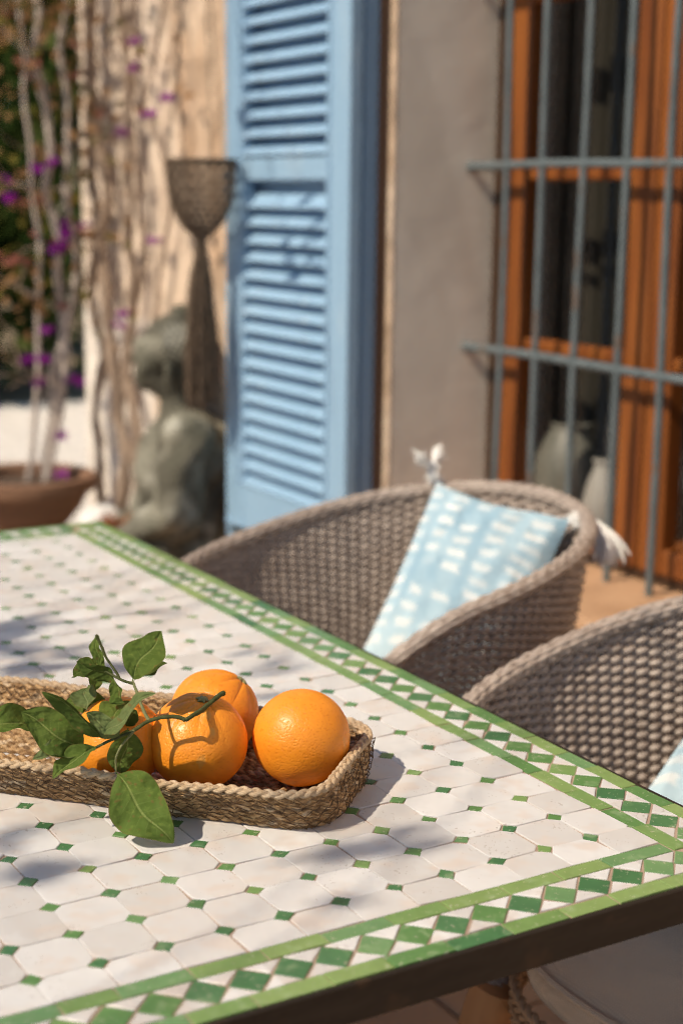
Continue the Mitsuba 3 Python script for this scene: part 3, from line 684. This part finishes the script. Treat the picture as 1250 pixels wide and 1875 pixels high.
NST = int(ln[-1] / 0.0195)
SUB = 4
thw = np.interp(np.linspace(0, ln[-1], NST * SUB + 1), ln, tt)
weave = []
NR = 58
for j in range(NR):
    s = np.full_like(thw, (j + 0.5) / NR)
    p = shell_pt(thw, s); d = shell_pt(thw + 1e-3, s) - shell_pt(thw - 1e-3, s); up = shell_pt(thw, s + 5e-3) - shell_pt(thw, s - 5e-3)
    up /= np.linalg.norm(up, axis=1, keepdims=True); d /= np.linalg.norm(d, axis=1, keepdims=True)
    nn = np.cross(d, up)
    k = np.arange(len(thw)) / SUB
    c = p + up * (0.0022 * (meshkit.fbm(p * 45 + [j * 3.1, 0, 0], 2) - 0.5))[:, None] + nn * (0.0048 * (0.8 + 0.4 * meshkit.noise(p * 60 + [0, j * 5.3, 0]))[:, None][:, 0] * np.cos(PI * (k + j)))[:, None]
    weave.append(tube(c, 0.0044, 6, flat=0.8, fr=(d, nn, up)))
for k in range(NST + 1):
    th = np.full(24, thw[k * SUB]); weave.append(tube(shell_pt(th, np.linspace(0, 1, 24)), 0.0034, 6, caps=False))
WEAVE = cat(weave)
trm = np.interp(np.linspace(0, ln[-1], 900), ln, tt)
rpath = rim_pt(trm)
rr = []
t_, a_, b_ = frames(rpath); sr = np.linspace(0, ln[-1], 900)
for k in range(9):
    ph = 2 * PI * k / 9 + 0.15 * np.sin(sr * 9)
    rad = 0.0085 + 0.0011 * np.cos(PI * sr / 0.0125 + PI * k)
    rr.append(tube(rpath + rad[:, None] * (np.cos(ph)[:, None] * a_ + np.sin(ph)[:, None] * b_), 0.0044, 6))
rr.append(tube(rpath, 0.008, 8))
RIM = cat(rr)
def ring(a, b, z, n=400, nexp=2.3):
    th = np.linspace(0, 2 * PI, n, endpoint=False); x, y = plan(th, a, b, nexp); return np.stack([x, y, x * 0 + z], -1)
SEATBAND = cat([twist(ring(0.240, 0.222, 0.370 + 0.0115 * i, 420), 2, 0.0040, 0.0032, 0.036 * (1 if i % 2 else -1), sides=6, rvar=0.05) for i in range(4)])
th = np.linspace(0, 2 * PI, 90, endpoint=False)
prof = [(0.0, 0.405), (0.6, 0.405), (0.93, 0.407), (0.985, 0.415), (1.0, 0.432), (0.985, 0.449), (0.93, 0.458), (0.6, 0.463), (0.0, 0.464)]
px_, py_ = plan(th, 0.225, 0.208, 2.5)
CUSH = grid_mesh(np.stack([np.stack([px_ * r, py_ * r, th * 0 + z], -1) for r, z in prof], 1), True)
PIPE = tube(np.stack([px_ * 1.0, py_ * 1.0, th * 0 + 0.4505], -1), 0.0035, 6, closed=True)
def leg(sx, sy):
    return tube([[0.205 * sx, 0.165 * sy, 0.385], [0.30 * sx, 0.22 * sy, 0.0]], [0.031, 0.019], 14)


def wicker_chair(label, x, y, rz=0.0):
    k = thing('wicker_chair', label, 'chair', 'wicker tub chairs along the table side')
    tw = T4().translate([x, y, 0]).rotate([0, 0, 1], rz)
    for nm, key, m, sm, kd in (('weave', 'weave', 'wicker', True, 'stuff'), ('rim', 'rim', 'wicker', True, None), ('seat_band', 'seat_band', 'wicker_rope', True, None), ('seat_cushion', 'seat_cushion', 'cushion_canvas', True, None), ('piping', 'seat_cushion__piping', 'cushion_canvas', True, None)):
        full = f'{k}__{key}'; scene[full] = {**PLY[nm], 'to_world': tw}
        if kd: labels[full] = {'kind': kd}
    for i, L in enumerate(PLY['legs']):
        scene[f'{k}__leg' + (f'_{i:03d}' if i else '')] = {**L, 'to_world': tw}
    return k


PLY = {'weave': mikit.ply(WEAVE, 'wicker', smooth=True), 'rim': mikit.ply(RIM, 'wicker', smooth=True), 'seat_band': mikit.ply(SEATBAND, 'wicker_rope', smooth=True),
       'seat_cushion': mikit.ply(CUSH, 'cushion_canvas', smooth=True), 'piping': mikit.ply(PIPE, 'cushion_canvas', smooth=True), 'legs': [mikit.ply(leg(a, b), 'teak_leg', smooth=40) for a in (-1, 1) for b in (-1, 1)]}
wicker_chair('taupe wicker tub chair in front of the barred window, holding the ikat pillow', 0.79, 0.735)
wicker_chair('taupe wicker tub chair nearest the camera, cut off by the right edge of the photo', 0.79, -0.05)


# ------------------------------------------------------------------ throw pillows
def pillow(label, Tc, Rc, Bc, thick, seed):
    k = thing('throw_pillow', label, 'pillow')
    Tc, Rc, Bc = map(np.array, (Tc, Rc, Bc)); n = 41
    s, t = np.meshgrid(np.linspace(0, 1, n), np.linspace(0, 1, n), indexing='ij')
    a, b = s * 2 - 1, t * 2 - 1
    pull = 0.045
    s2, t2 = s + pull * (1 - b * b) * -a * 0.9, t + pull * (1 - a * a) * -b * 0.9
    nn = np.cross(Bc - Tc, Rc - Tc); nn /= np.linalg.norm(nn)
    h = thick * np.maximum(0, (1 - np.abs(a) ** 2.6) * (1 - np.abs(b) ** 2.6)) ** 0.55
    P0 = Tc + s2[..., None] * (Rc - Tc) + t2[..., None] * (Bc - Tc)
    wr = 0.010 * (meshkit.fbm(np.stack([s * 5, t * 5, s * 0 + seed], -1), 3) - 0.5)
    F, Bk = P0 + nn * (h + wr * (h > 1e-4))[..., None], P0 - nn * (h * 0.9)[..., None]
    mf, mb = grid_mesh(F), grid_mesh(Bk); mb.invert()
    m = cat([mf, mb]); uv = np.vstack([np.stack([s, t], -1).reshape(-1, 2)] * 2)
    part(k, 'cover', m, 'ikat_cloth', smooth=True, uv=uv)
    return k


def tassel(parent, p, d, L, seed, droop=0.55):
    r = np.random.default_rng(seed); d = np.array(d, float); d /= np.linalg.norm(d); ms = []
    p = np.array(p, float)
    side = np.cross(d, [0, 0, 1.0]); side /= np.linalg.norm(side)
    for i in range(70):
        b = (1 if i % 2 else -1) * side * (0.26 if droop > .3 else 0.6); e = r.normal(0, 0.10, 3)
        q0 = p + e * 0.06; q1 = p + (d + b * 0.6 + e * 0.5) * L * 0.40; q2 = p + (d * 0.85 + b + e) * L * r.uniform(0.8, 1.0) + [0, 0, -droop * L]
        ms.append(tube(spline([q0, q1, q2], 8), [0.0025, 0.0026, 0.0026, 0.0026, 0.0026, 0.0025, 0.0024, 0.0018], 5))
    ms.append(trimesh.creation.icosphere(2, 0.010).apply_translation(p))
    part(parent, 'tassel', cat(ms), 'white_yarn', smooth=True)


PT_, PR_, PB_ = np.array([1.03, 0.915, 0.815]), np.array([1.085, 0.625, 0.80]), np.array([0.745, 0.715, 0.575])
k = pillow('light blue ikat pillow with white dashes and tassels on wicker chair', PT_, PR_, PB_, 0.055, 2)
tassel(k, PT_ + [0.0, 0.01, 0.006], (-0.1, 0.25, 1.1), 0.06, 1, 0.12)
tassel(k, PR_ + [0.0, -0.015, 0.0], (0.30, -0.85, -0.05), 0.085, 2)
sh_ = np.array([0.0, -0.80, 0.0])
k2 = pillow('pale blue pillow cut off by the right edge of the photo', [1.03, 0.14, 0.815], [1.09, -0.15, 0.80], [0.745, 0.085, 0.575], 0.055, 9)

# ------------------------------------------------------------------ hanging woven pouch with a long tassel
pouch = thing('hanging_pouch', 'dark crocheted pouch with long fringe tassel hanging beside the shutter', 'hanging pouch')
pc = np.array([1.305, 2.412, 0])
prof = np.array([(0.084, 1.372), (0.085, 1.35), (0.083, 1.31), (0.076, 1.27), (0.062, 1.235), (0.042, 1.205), (0.020, 1.186), (0.010, 1.175)])
pr = spline(np.c_[prof, prof[:, 0] * 0], 60)[:, :2]
net = []
for k_ in range(19):
    for sg in (1, -1):
        a = 2 * PI * k_ / 19 + sg * np.linspace(0, 2.1, 60)
        net.append(tube(np.stack([pr[:, 0] * np.cos(a), pr[:, 0] * np.sin(a), pr[:, 1]], -1) + pc, 0.0034, 5, caps=False))
for z in (0.0, 0.2, 0.4):
    pass
part(pouch, 'net', cat(net), 'pouch_cord', smooth=True, kind='stuff')
part(pouch, 'rim', twist(np.stack([0.086 * np.cos(np.linspace(0, 2 * PI, 120, endpoint=False)), 0.086 * np.sin(np.linspace(0, 2 * PI, 120, endpoint=False)), np.full(120, 1.374)], -1) + pc, 2, 0.004, 0.003, 0.02, sides=6), 'pouch_cord', smooth=True)
r = np.random.default_rng(3); fr = []
for i in range(190):
    a, q = r.uniform(0, 2 * PI), math.sqrt(r.random()); e = r.uniform(0.55, 1.0)
    top, wid, bot = 0.012 * q, 0.043 * q, 1.175 - 0.43 * r.uniform(0.82, 1.02)
    z = np.linspace(1.18, bot, 12); f = np.linspace(0, 1, 12)
    rad = top + (wid - top) * np.sin(np.clip(f * 1.9, 0, PI / 2)) ** 1.1
    fr.append(tube(np.stack([rad * np.cos(a) + 0.003 * np.sin(z * 40 + i), rad * np.sin(a) + 0.003 * np.cos(z * 33 + i), z], -1) + pc, 0.0021, 4, caps=False))
part(pouch, 'tassel', cat(fr), 'pouch_cord', smooth=True)
part(pouch, 'knot', trimesh.creation.icosphere(2, 0.017).apply_translation(pc + [0, 0, 1.178]), 'pouch_cord', smooth=True)
for a in (0.4, 2.5, 4.6):
    part(pouch, 'cord', tube([pc + [0.086 * math.cos(a), 0.086 * math.sin(a), 1.374], pc + [0.01 * math.cos(a), 0.01 * math.sin(a), 2.05]], 0.0022, 6), 'pouch_cord', smooth=True)
part(pouch, 'hook', tube(spline([[1.305, 2.44, 2.04], [1.29, 2.44, 2.07], [1.33, 2.44, 2.10], [1.43, 2.57, 2.10], [1.51, 2.58, 2.10]], 20), 0.005, 8), 'grille_iron', smooth=True)

# ------------------------------------------------------------------ seated stone statue on a plinth
f_, s_ = np.array([-0.90, 0.43, 0]), np.array([-0.43, -0.90, 0])
ORG = np.array([1.375, 2.70, 0.20])
W = lambda f, s, z: ORG + f_ * f + s_ * s + np.array([0, 0, z])
J = {'pel': (W(-.03, 0, .11), .155), 'bel': (W(.0, 0, .22), .142), 'che': (W(-.02, 0, .36), .135), 'nk0': (W(.005, 0, .45), .06), 'nk': (W(.015, 0, .53), .042), 'nk1': (W(.03, 0, .58), .042)}
for q, sg in (('l', 1), ('r', -1)):
    J |= {'sh' + q: (W(-.02, .150 * sg, .435), .068), 'el' + q: (W(.01, .225 * sg, .235), .060), 'wr' + q: (W(.14, .09 * sg, .145), .040), 'ha' + q: (W(.20, .02 * sg, .13), .034), 'hi' + q: (W(0, .08 * sg, .09), .10), 'kn' + q: (W(.20, .22 * sg, .075), .078), 'an' + q: (W(.23, .02 * sg, .055), .055)}
bones = [('pel', 'bel'), ('bel', 'che'), ('che', 'nk0'), ('nk0', 'nk'), ('nk', 'nk1'), ('shl', 'shr')] + [(a + q, b + q) for q in 'lr' for a, b in (('sh', 'el'), ('el', 'wr'), ('wr', 'ha'), ('hi', 'kn'), ('kn', 'an'))] + [('che', 'shl'), ('che', 'shr'), ('pel', 'hil'), ('pel', 'hir'), ('nk0', 'shl'), ('nk0', 'shr')]
bd = blob(J, bones, 0.011, 10)
v = bd.vertices; nrm_ = bd.vertex_normals
sw = v @ f_ * 40 + v @ s_ * 26 + v[:, 2] * 34 + 5 * meshkit.noise(v * 7)
bd.vertices = v + nrm_ * (0.012 * np.sin(sw) * np.clip((0.70 - v[:, 2]) / 0.1, 0, 1) + 0.004 * (meshkit.fbm(v * 40, 3) - 0.5))[:, None]
statue = thing('stone_statue', 'weathered grey stone statue of a seated robed figure beside the shutter', 'statue')
part(statue, 'body', bd, 'mossy_stone', smooth=True)
HJ = {'cr': (W(.02, 0, .675), .078), 'fr': (W(.065, 0, .655), .062), 'ja': (W(.075, 0, .595), .045), 'ch': (W(.098, 0, .575), .026), 'oc': (W(-.01, 0, .645), .066), 'no': (W(.128, 0, .635), .010), 'nb': (W(.118, 0, .665), .009), 'lp': (W(.115, 0, .603), .014), 'be': (W(.112, 0, .682), .018), 'nk': (W(.03, 0, .56), .045), 'ckl': (W(.09, .028, .622), .028), 'ckr': (W(.09, -.028, .622), .028), 'el': (W(.03, .072, .625), .014), 'el2': (W(.03, .072, .585), .011), 'er': (W(.03, -.072, .625), .014), 'er2': (W(.03, -.072, .585), .011)}
hd_ = blob(HJ, [('cr', 'fr'), ('cr', 'oc'), ('fr', 'ja'), ('ja', 'ch'), ('oc', 'nk'), ('ja', 'nk'), ('no', 'nb'), ('lp', 'ch'), ('be', 'fr'), ('fr', 'ckl'), ('fr', 'ckr'), ('ckl', 'ch'), ('ckr', 'ch'), ('el', 'el2'), ('er', 'er2'), ('el', 'er')], 0.006, 4)
part(statue, 'head', hd_, 'mossy_stone', smooth=True)
cu = []
for i in range(420):
    z_ = 1 - 2 * (i + 0.5) / 420; a = i * 2.39996; rr_ = math.sqrt(1 - z_ * z_)
    q = np.array([rr_ * math.cos(a), rr_ * math.sin(a), z_])
    if q[2] < -0.45 or (q[0] > 0.45 and q[2] < 0.42): continue
    cu.append(trimesh.creation.icosphere(1, 0.0085).apply_translation(W(.012 + q[0] * .088, q[1] * .082, .672 + q[2] * .086)))
cu.append(trimesh.creation.icosphere(2, 0.036).apply_translation(W(-.005, 0, .755)))
part(statue, 'curled_hair', cat(cu), 'mossy_stone', smooth=True)
solo('statue_plinth', box((1.00, 2.53, -0.004), (1.49, 3.16, 0.235), 0.012), 'plinth_stone', 'low stone plinth carrying the seated statue behind the table end', 'plinth')
# small things around it
k = thing('blue_pot', 'small cobalt blue pot holding a rusty orange tuft by the statue', 'pot')
part(k, 'body', lathe([(0, 0), (0.035, 0), (0.052, 0.04), (0.050, 0.115), (0.055, 0.124), (0.048, 0.124), (0.044, 0.105), (0, 0.105)], 30, (1.225, 2.745, 0.236)), 'cobalt_glaze', smooth=30)
r = np.random.default_rng(8); sp = []
for i in range(150):
    a, e = r.uniform(0, 2 * PI), r.uniform(0.3, 1.3); L = r.uniform(0.05, 0.11)
    d = np.array([math.cos(a) * math.cos(e), math.sin(a) * math.cos(e), math.sin(e)]); p0 = np.array([1.222, 2.75, 0.335]) + d * [0.02, 0.02, 0]
    sp.append(tube([p0, p0 + d * L * .5, p0 + d * L + [0, 0, -.15 * L]], [0.003, 0.0045, 0.001], 4))
solo('dry_succulent', cat(sp), 'rusty_leaf', 'spiky rusty orange succulent growing in the blue pot', 'plant', smooth=True)
for i, (c, rr_, lab) in enumerate((((1.235, 2.95, 0.325), 0.060, 'larger white rounded stone left of the statue'), ((1.17, 2.90, 0.30), 0.042, 'smaller white stone beside the orange succulent'))):
    s = trimesh.creation.icosphere(4, 1.0); vv = s.vertices * rr_ * [1.2, 1.0, 1.05]; vv *= 1 + 0.25 * (meshkit.fbm(s.vertices * 2 + i * 5, 3)[:, None] - 0.5)
    solo('white_stone_lump', trimesh.Trimesh(vv + c, s.faces, process=False), 'white_stone', lab, 'stone', smooth=True)

# ------------------------------------------------------------------ terracotta planter and bougainvillea
pl = thing('terracotta_planter', 'wide brown earthenware bowl planter beyond the far end of the table', 'planter')
PCN = np.array([1.18, 3.46, 0.0])
part(pl, 'body', lathe([(0, 0.0), (0.13, 0.0), (0.12, 0.03), (0.10, 0.10), (0.10, 0.20), (0.13, 0.245), (0.175, 0.30), (0.205, 0.36)], 48, PCN), 'terracotta', smooth=30)
part(pl, 'lip', lathe([(0.20, 0.355), (0.222, 0.36), (0.228, 0.385), (0.222, 0.405), (0.20, 0.407), (0.185, 0.395), (0.18, 0.33)], 48, PCN), 'terracotta', smooth=40)
part(pl, 'soil', lathe([(0.184, 0.365), (0.1, 0.372), (0.001, 0.375)], 40, PCN), 'soil', smooth=True)


def clump(pts, size, r, fold=0.25):
    """Small folded leaf blades (two triangles each side) at the points, in random directions."""
    n = len(pts); d = r.normal(0, 1, (n, 3)); d /= np.linalg.norm(d, axis=1, keepdims=True)
    e = np.cross(d, r.normal(0, 1, (n, 3))); e /= np.linalg.norm(e, axis=1, keepdims=True); nn = np.cross(d, e)
    L = (size * r.uniform(0.6, 1.2, n))[:, None]; w = L * 0.30
    a, b = pts - d * L / 2, pts + d * L / 2; m = pts - d * L * 0.05
    v = np.stack([a, m + e * w + nn * L * fold * .4, b, m - e * w + nn * L * fold * .4, m], 1).reshape(-1, 3)
    o = (np.arange(n) * 5)[:, None]
    f = np.concatenate([o + q for q in ([0, 4, 1], [4, 2, 1], [0, 3, 4], [4, 3, 2])])
    return trimesh.Trimesh(v, f, process=False)


def bract(c, r, size=0.02):
    ms = []
    for b in range(r.integers(2, 5)):
        o = c
        for j in range(3):
            a = j * 2.094 + r.uniform(0, 2.0); d = np.array([math.cos(a), math.sin(a), r.uniform(-0.5, 0.9)]); d /= np.linalg.norm(d)
            e = np.cross(d, r.normal(0, 1, 3)); e /= np.linalg.norm(e); nn = np.cross(d, e)
            ms.append(trimesh.Trimesh([o, o + d * size * .6 + e * size * .5 + nn * size * .15, o + d * size * 1.25, o + d * size * .6 - e * size * .5 + nn * size * .15, o + d * size * .55 - nn * size * .08], [[0, 4, 1], [4, 2, 1], [0, 3, 4], [4, 3, 2]], process=False))
    m = cat(ms); m.merge_vertices(); return m


bg = thing('bougainvillea', 'bare stemmed bougainvillea with sparse magenta flowers in the terracotta planter', 'plant')
r = np.random.default_rng(15)
STEMS = [([(1.262, 3.50, .36), (1.285, 3.50, .55), (1.335, 3.5, .84), (1.325, 3.5, 1.0), (1.305, 3.5, 1.3), (1.285, 3.5, 1.65), (1.25, 3.5, 2.4)], .016),
         ([(1.25, 3.47, .36), (1.31, 3.47, .62), (1.352, 3.47, .92), (1.352, 3.47, 1.3), (1.345, 3.47, 1.8), (1.36, 3.47, 2.5)], .013),
         ([(1.20, 3.50, .36), (1.25, 3.5, .9), (1.24, 3.5, 1.45), (1.20, 3.52, 2.2)], .010),
         ([(1.30, 3.5, 1.25), (1.22, 3.48, 1.32), (1.14, 3.46, 1.30), (1.06, 3.44, 1.22)], .005),
         ([(1.33, 3.5, .9), (1.25, 3.48, .98), (1.16, 3.46, 1.01), (1.08, 3.45, 1.06)], .005),
         ([(1.29, 3.5, 1.55), (1.20, 3.48, 1.72), (1.10, 3.46, 1.80)], .005), ([(1.31, 3.5, 1.2), (1.38, 3.48, 1.35), (1.43, 3.46, 1.6)], .004),
         ([(1.28, 3.49, .6), (1.20, 3.44, .72), (1.12, 3.40, .78)], .004)]
ctr = []
for p, rad in STEMS:
    q = spline(p, 50); q = q + 0.05 * (np.stack([meshkit.noise(q * 7 + [i_ * 5, rad * 900, 0]) for i_ in range(3)], -1) - 0.5) * np.minimum(1, np.linspace(0, 4, 50))[:, None]
    part(bg, 'stem', tube(q, np.linspace(rad, rad * .6, 50), 9), 'pale_bark', smooth=True); ctr.append(q[12:])
ctr = np.vstack(ctr)
for i in range(22):
    p = ctr[r.integers(len(ctr))]; d = np.array([r.normal(-.03, .11), r.normal(0, .08), r.normal(.06, .10)])
    q = spline([p, p + d * .5 + r.normal(0, .02, 3), p + d], 10); part(bg, 'shoot', tube(q, np.linspace(.0035, .0015, 10), 5), 'vine_bark', smooth=True); ctr = np.vstack([ctr, q[4:], q[4:]])
def around(n, spread, lo=0.9, hi=3.0):
    c = ctr[(ctr[:, 2] > lo) & (ctr[:, 2] < hi)]; return c[r.integers(len(c), size=n)] + r.normal(0, spread, (n, 3))
part(bg, 'olive_leaves', clump(around(170, 0.07, 1.0), 0.045, r), 'leaf_olive', smooth=False, kind='stuff')
part(bg, 'brown_leaves', clump(np.vstack([around(230, 0.09, 1.45), around(60, 0.05, .85, 1.4)]), 0.045, r), 'leaf_brown', smooth=False, kind='stuff')
part(bg, 'faded_bracts', cat([bract(c, r, 0.02) for c in around(26, 0.06, 0.9)]), 'bract_faded', smooth=False, kind='stuff')
for c in [(1.291, 3.45, 1.38), (1.3365, 3.45, 1.193), (1.33, 3.44, 1.165), (1.2985, 3.45, 1.117), (1.315, 3.45, 1.13), (1.19, 3.45, .769), (1.244, 3.45, .767), (1.28, 3.4, .41), (1.233, 3.45, .698), (1.137, 3.45, 1.324), (1.15, 3.45, 1.27), (1.30, 3.45, .52), (1.34, 3.45, .70), (1.24, 3.44, 1.36), (1.26, 3.44, .86)]:
    part(bg, 'flower', bract(np.array(c), r, 0.024), 'bract_magenta', smooth=False)
vn = thing('wall_vine', 'leggy brown vine with few purple flowers climbing the tan stucco wall', 'plant')
VS = [(3.60, 3.52, .014), (3.38, 3.46, .020), (3.27, 3.10, .010), (3.20, 3.34, .015), (3.05, 2.92, .006), (2.86, 2.96, .004)]
cv = []
for i, (ya, yb, rad) in enumerate(VS):
    z = np.linspace(0.0 if i < 4 else 0.9, 3.1, 70); f = np.linspace(0, 1, 70)
    y = ya + (yb - ya) * f + 0.13 * (meshkit.fbm(np.stack([z * 2.6, z * 0 + i * 7, z * 0], -1), 3) - 0.5) * 2
    x = 1.482 - rad - 0.02 * np.abs(np.sin(z * 4 + i))
    q = np.stack([x, y, z], -1); part(vn, 'stem', tube(q, rad * np.linspace(1.1, .7, 70) * (1 + .8 * (meshkit.noise(q * 20) - .5)), 8), 'vine_bark', smooth=True); cv.append(q[20:])
for i in range(26):
    c = cv[r.integers(len(cv))]; p = c[r.integers(len(c))]; d = np.array([-.05, r.normal(0, .12), r.normal(.05, .12)])
    part(vn, 'shoot', tube(spline([p, p + d * .5 + [-.015, 0, .01], p + d], 8), [.0025] * 7 + [.001], 5), 'vine_bark', smooth=True)
cv = np.vstack(cv)
part(vn, 'leaves', clump(cv[r.integers(len(cv), size=200)] + r.normal(0, .035, (200, 3)) * [.5, 1, 1] - [.03, 0, 0], 0.04, r), 'leaf_brown', smooth=False, kind='stuff')
part(vn, 'green_leaves', clump(cv[r.integers(len(cv), size=160)] + r.normal(0, .035, (160, 3)) * [.5, 1, 1] - [.03, 0, 0], 0.04, r), 'leaf_olive', smooth=False, kind='stuff')
for c in [(1.44, 3.138, 1.73), (1.44, 3.132, 1.652), (1.44, 2.918, 1.556), (1.43, 3.216, 1.474), (1.43, 3.23, 1.465), (1.44, 3.555, 1.19), (1.44, 3.008, 1.155), (1.44, 3.25, .92), (1.44, 3.295, .88), (1.44, 3.045, 1.516), (1.42, 3.57, .68)]:
    part(vn, 'flower', bract(np.array(c), r, 0.022), 'bract_magenta', smooth=False)

# ------------------------------------------------------------------ hedge beyond the gravel
def bush(label, c, rad, hgt, seed, n=8000):
    k = thing('hedge_shrub', label, 'shrub', None); r = np.random.default_rng(seed)
    part(k, 'trunk', cat([tube(spline([c + np.array([a, b, 0.0]) * .2, c + np.array([a, b, hgt * .8]) * .5 + [0, 0, hgt * .2], c + np.array([a * .8, b * .8, hgt * .85])], 12), [.06] * 6 + [.03] * 6, 7) for a, b in r.normal(0, rad * .4, (5, 2))]), 'vine_bark', smooth=True)
    cl = r.normal(0, 1, (60, 3)); cl /= np.linalg.norm(cl, axis=1, keepdims=True); cl = cl * [rad, rad, hgt / 2] * r.uniform(.45, 1.0, (60, 1)) + c + [0, 0, hgt / 2 + .05]
    p = cl[r.integers(60, size=n)] + r.normal(0, .22, (n, 3)); p = p[p[:, 2] > 0.03]
    lit = r.random(len(p)) < .25
    part(k, 'crown', clump(p[~lit], 0.13, r), 'hedge_leaf', smooth=False, kind='stuff'); part(k, 'light_crown', clump(p[lit], 0.13, r), 'hedge_leaf_light', smooth=False, kind='stuff')
for i, (x, y, rad, h, lab) in enumerate([(2.9, 8.9, 1.1, 3.6, 'dense dark green shrub directly left of the house corner'), (1.1, 9.0, 1.2, 3.0, 'second dark shrub from the house corner, mostly left of the frame'), (4.2, 11.5, 1.3, 3.4, 'tall dark shrub mostly hidden behind the house corner'), (-1.8, 11.6, 1.3, 2.8, 'dark shrub farthest left, outside the frame'), (-3.6, 7.2, 1.5, 3.2, 'added unseen shrub at the left of the terrace, darkening the glass reflection'), (-5.0, 4.2, 1.5, 3.0, 'added unseen shrub by the terrace end, darkening the glass reflection')]):
    bush(lab, np.array([x, y, 0.0]), rad, h, 40 + i)  # the last shrubs listed are added out of view to darken the pane reflections

# ------------------------------------------------------------------ vine canopy overhead, out of the frame, that dapples the table
ov = thing('overhead_vine', 'leafy vine trained on wires above the terrace, above the frame', 'plant')
r = np.random.default_rng(77); twp, lp = [], []
sd = SUN / np.linalg.norm(SUN)
spots = [((0.12, 0.50), 2.7, 14, .04), ((0.16, 0.60), 2.7, 12, .04), ((0.15, 0.42), 2.6, 7, .03), ((0.06, 0.56), 2.7, 10, .04), ((-0.07, -0.04), 2.7, 5, .03), ((0.175, -0.175), 2.8, 5, .035), ((0.225, -0.205), 2.8, 4, .03), ((0.36, 0.32), 2.8, 5, .05), ((0.62, 0.92), 2.7, 8, .05), ((0.85, 0.13), 2.6, 8, .05), ((1.05, 0.05), 2.7, 10, .06), ((0.95, 1.05), 2.7, 8, .05), ((1.40, 2.12, 1.17), 1.7, 6, .04), ((1.40, 2.0, 1.19), 1.7, 5, .03), ((1.40, 2.3, 1.62), 1.6, 6, .06), ((1.46, 2.75, 1.1), 1.7, 8, .08), ((1.46, 3.2, 1.5), 1.7, 10, .09), ((1.46, 3.0, 1.75), 1.6, 8, .07)]
for q_, t, n, sp_ in spots:
    c = np.array([q_[0], q_[1], q_[2] if len(q_) > 2 else .78]) + sd * t
    lp.append(c + r.normal(0, sp_, (n, 3)) * [1, 1, .6])
    q = spline([c + [-.5, -.15, .1], c, c + [.3, .25, .05]], 14); part(ov, 'stem', tube(q, .002, 5), 'vine_bark', smooth=True)
for y in (-0.2, 0.4, 1.0, 2.2, 3.1):
    part(ov, 'wire', tube([[-2.6, y, 2.74], [0.0, y, 2.70], [1.52, y, 2.74]], 0.0015, 5), 'grille_iron', smooth=True)
part(ov, 'leaves', clump(np.vstack(lp), 0.075, r), 'vine_leaf', smooth=False, kind='stuff')
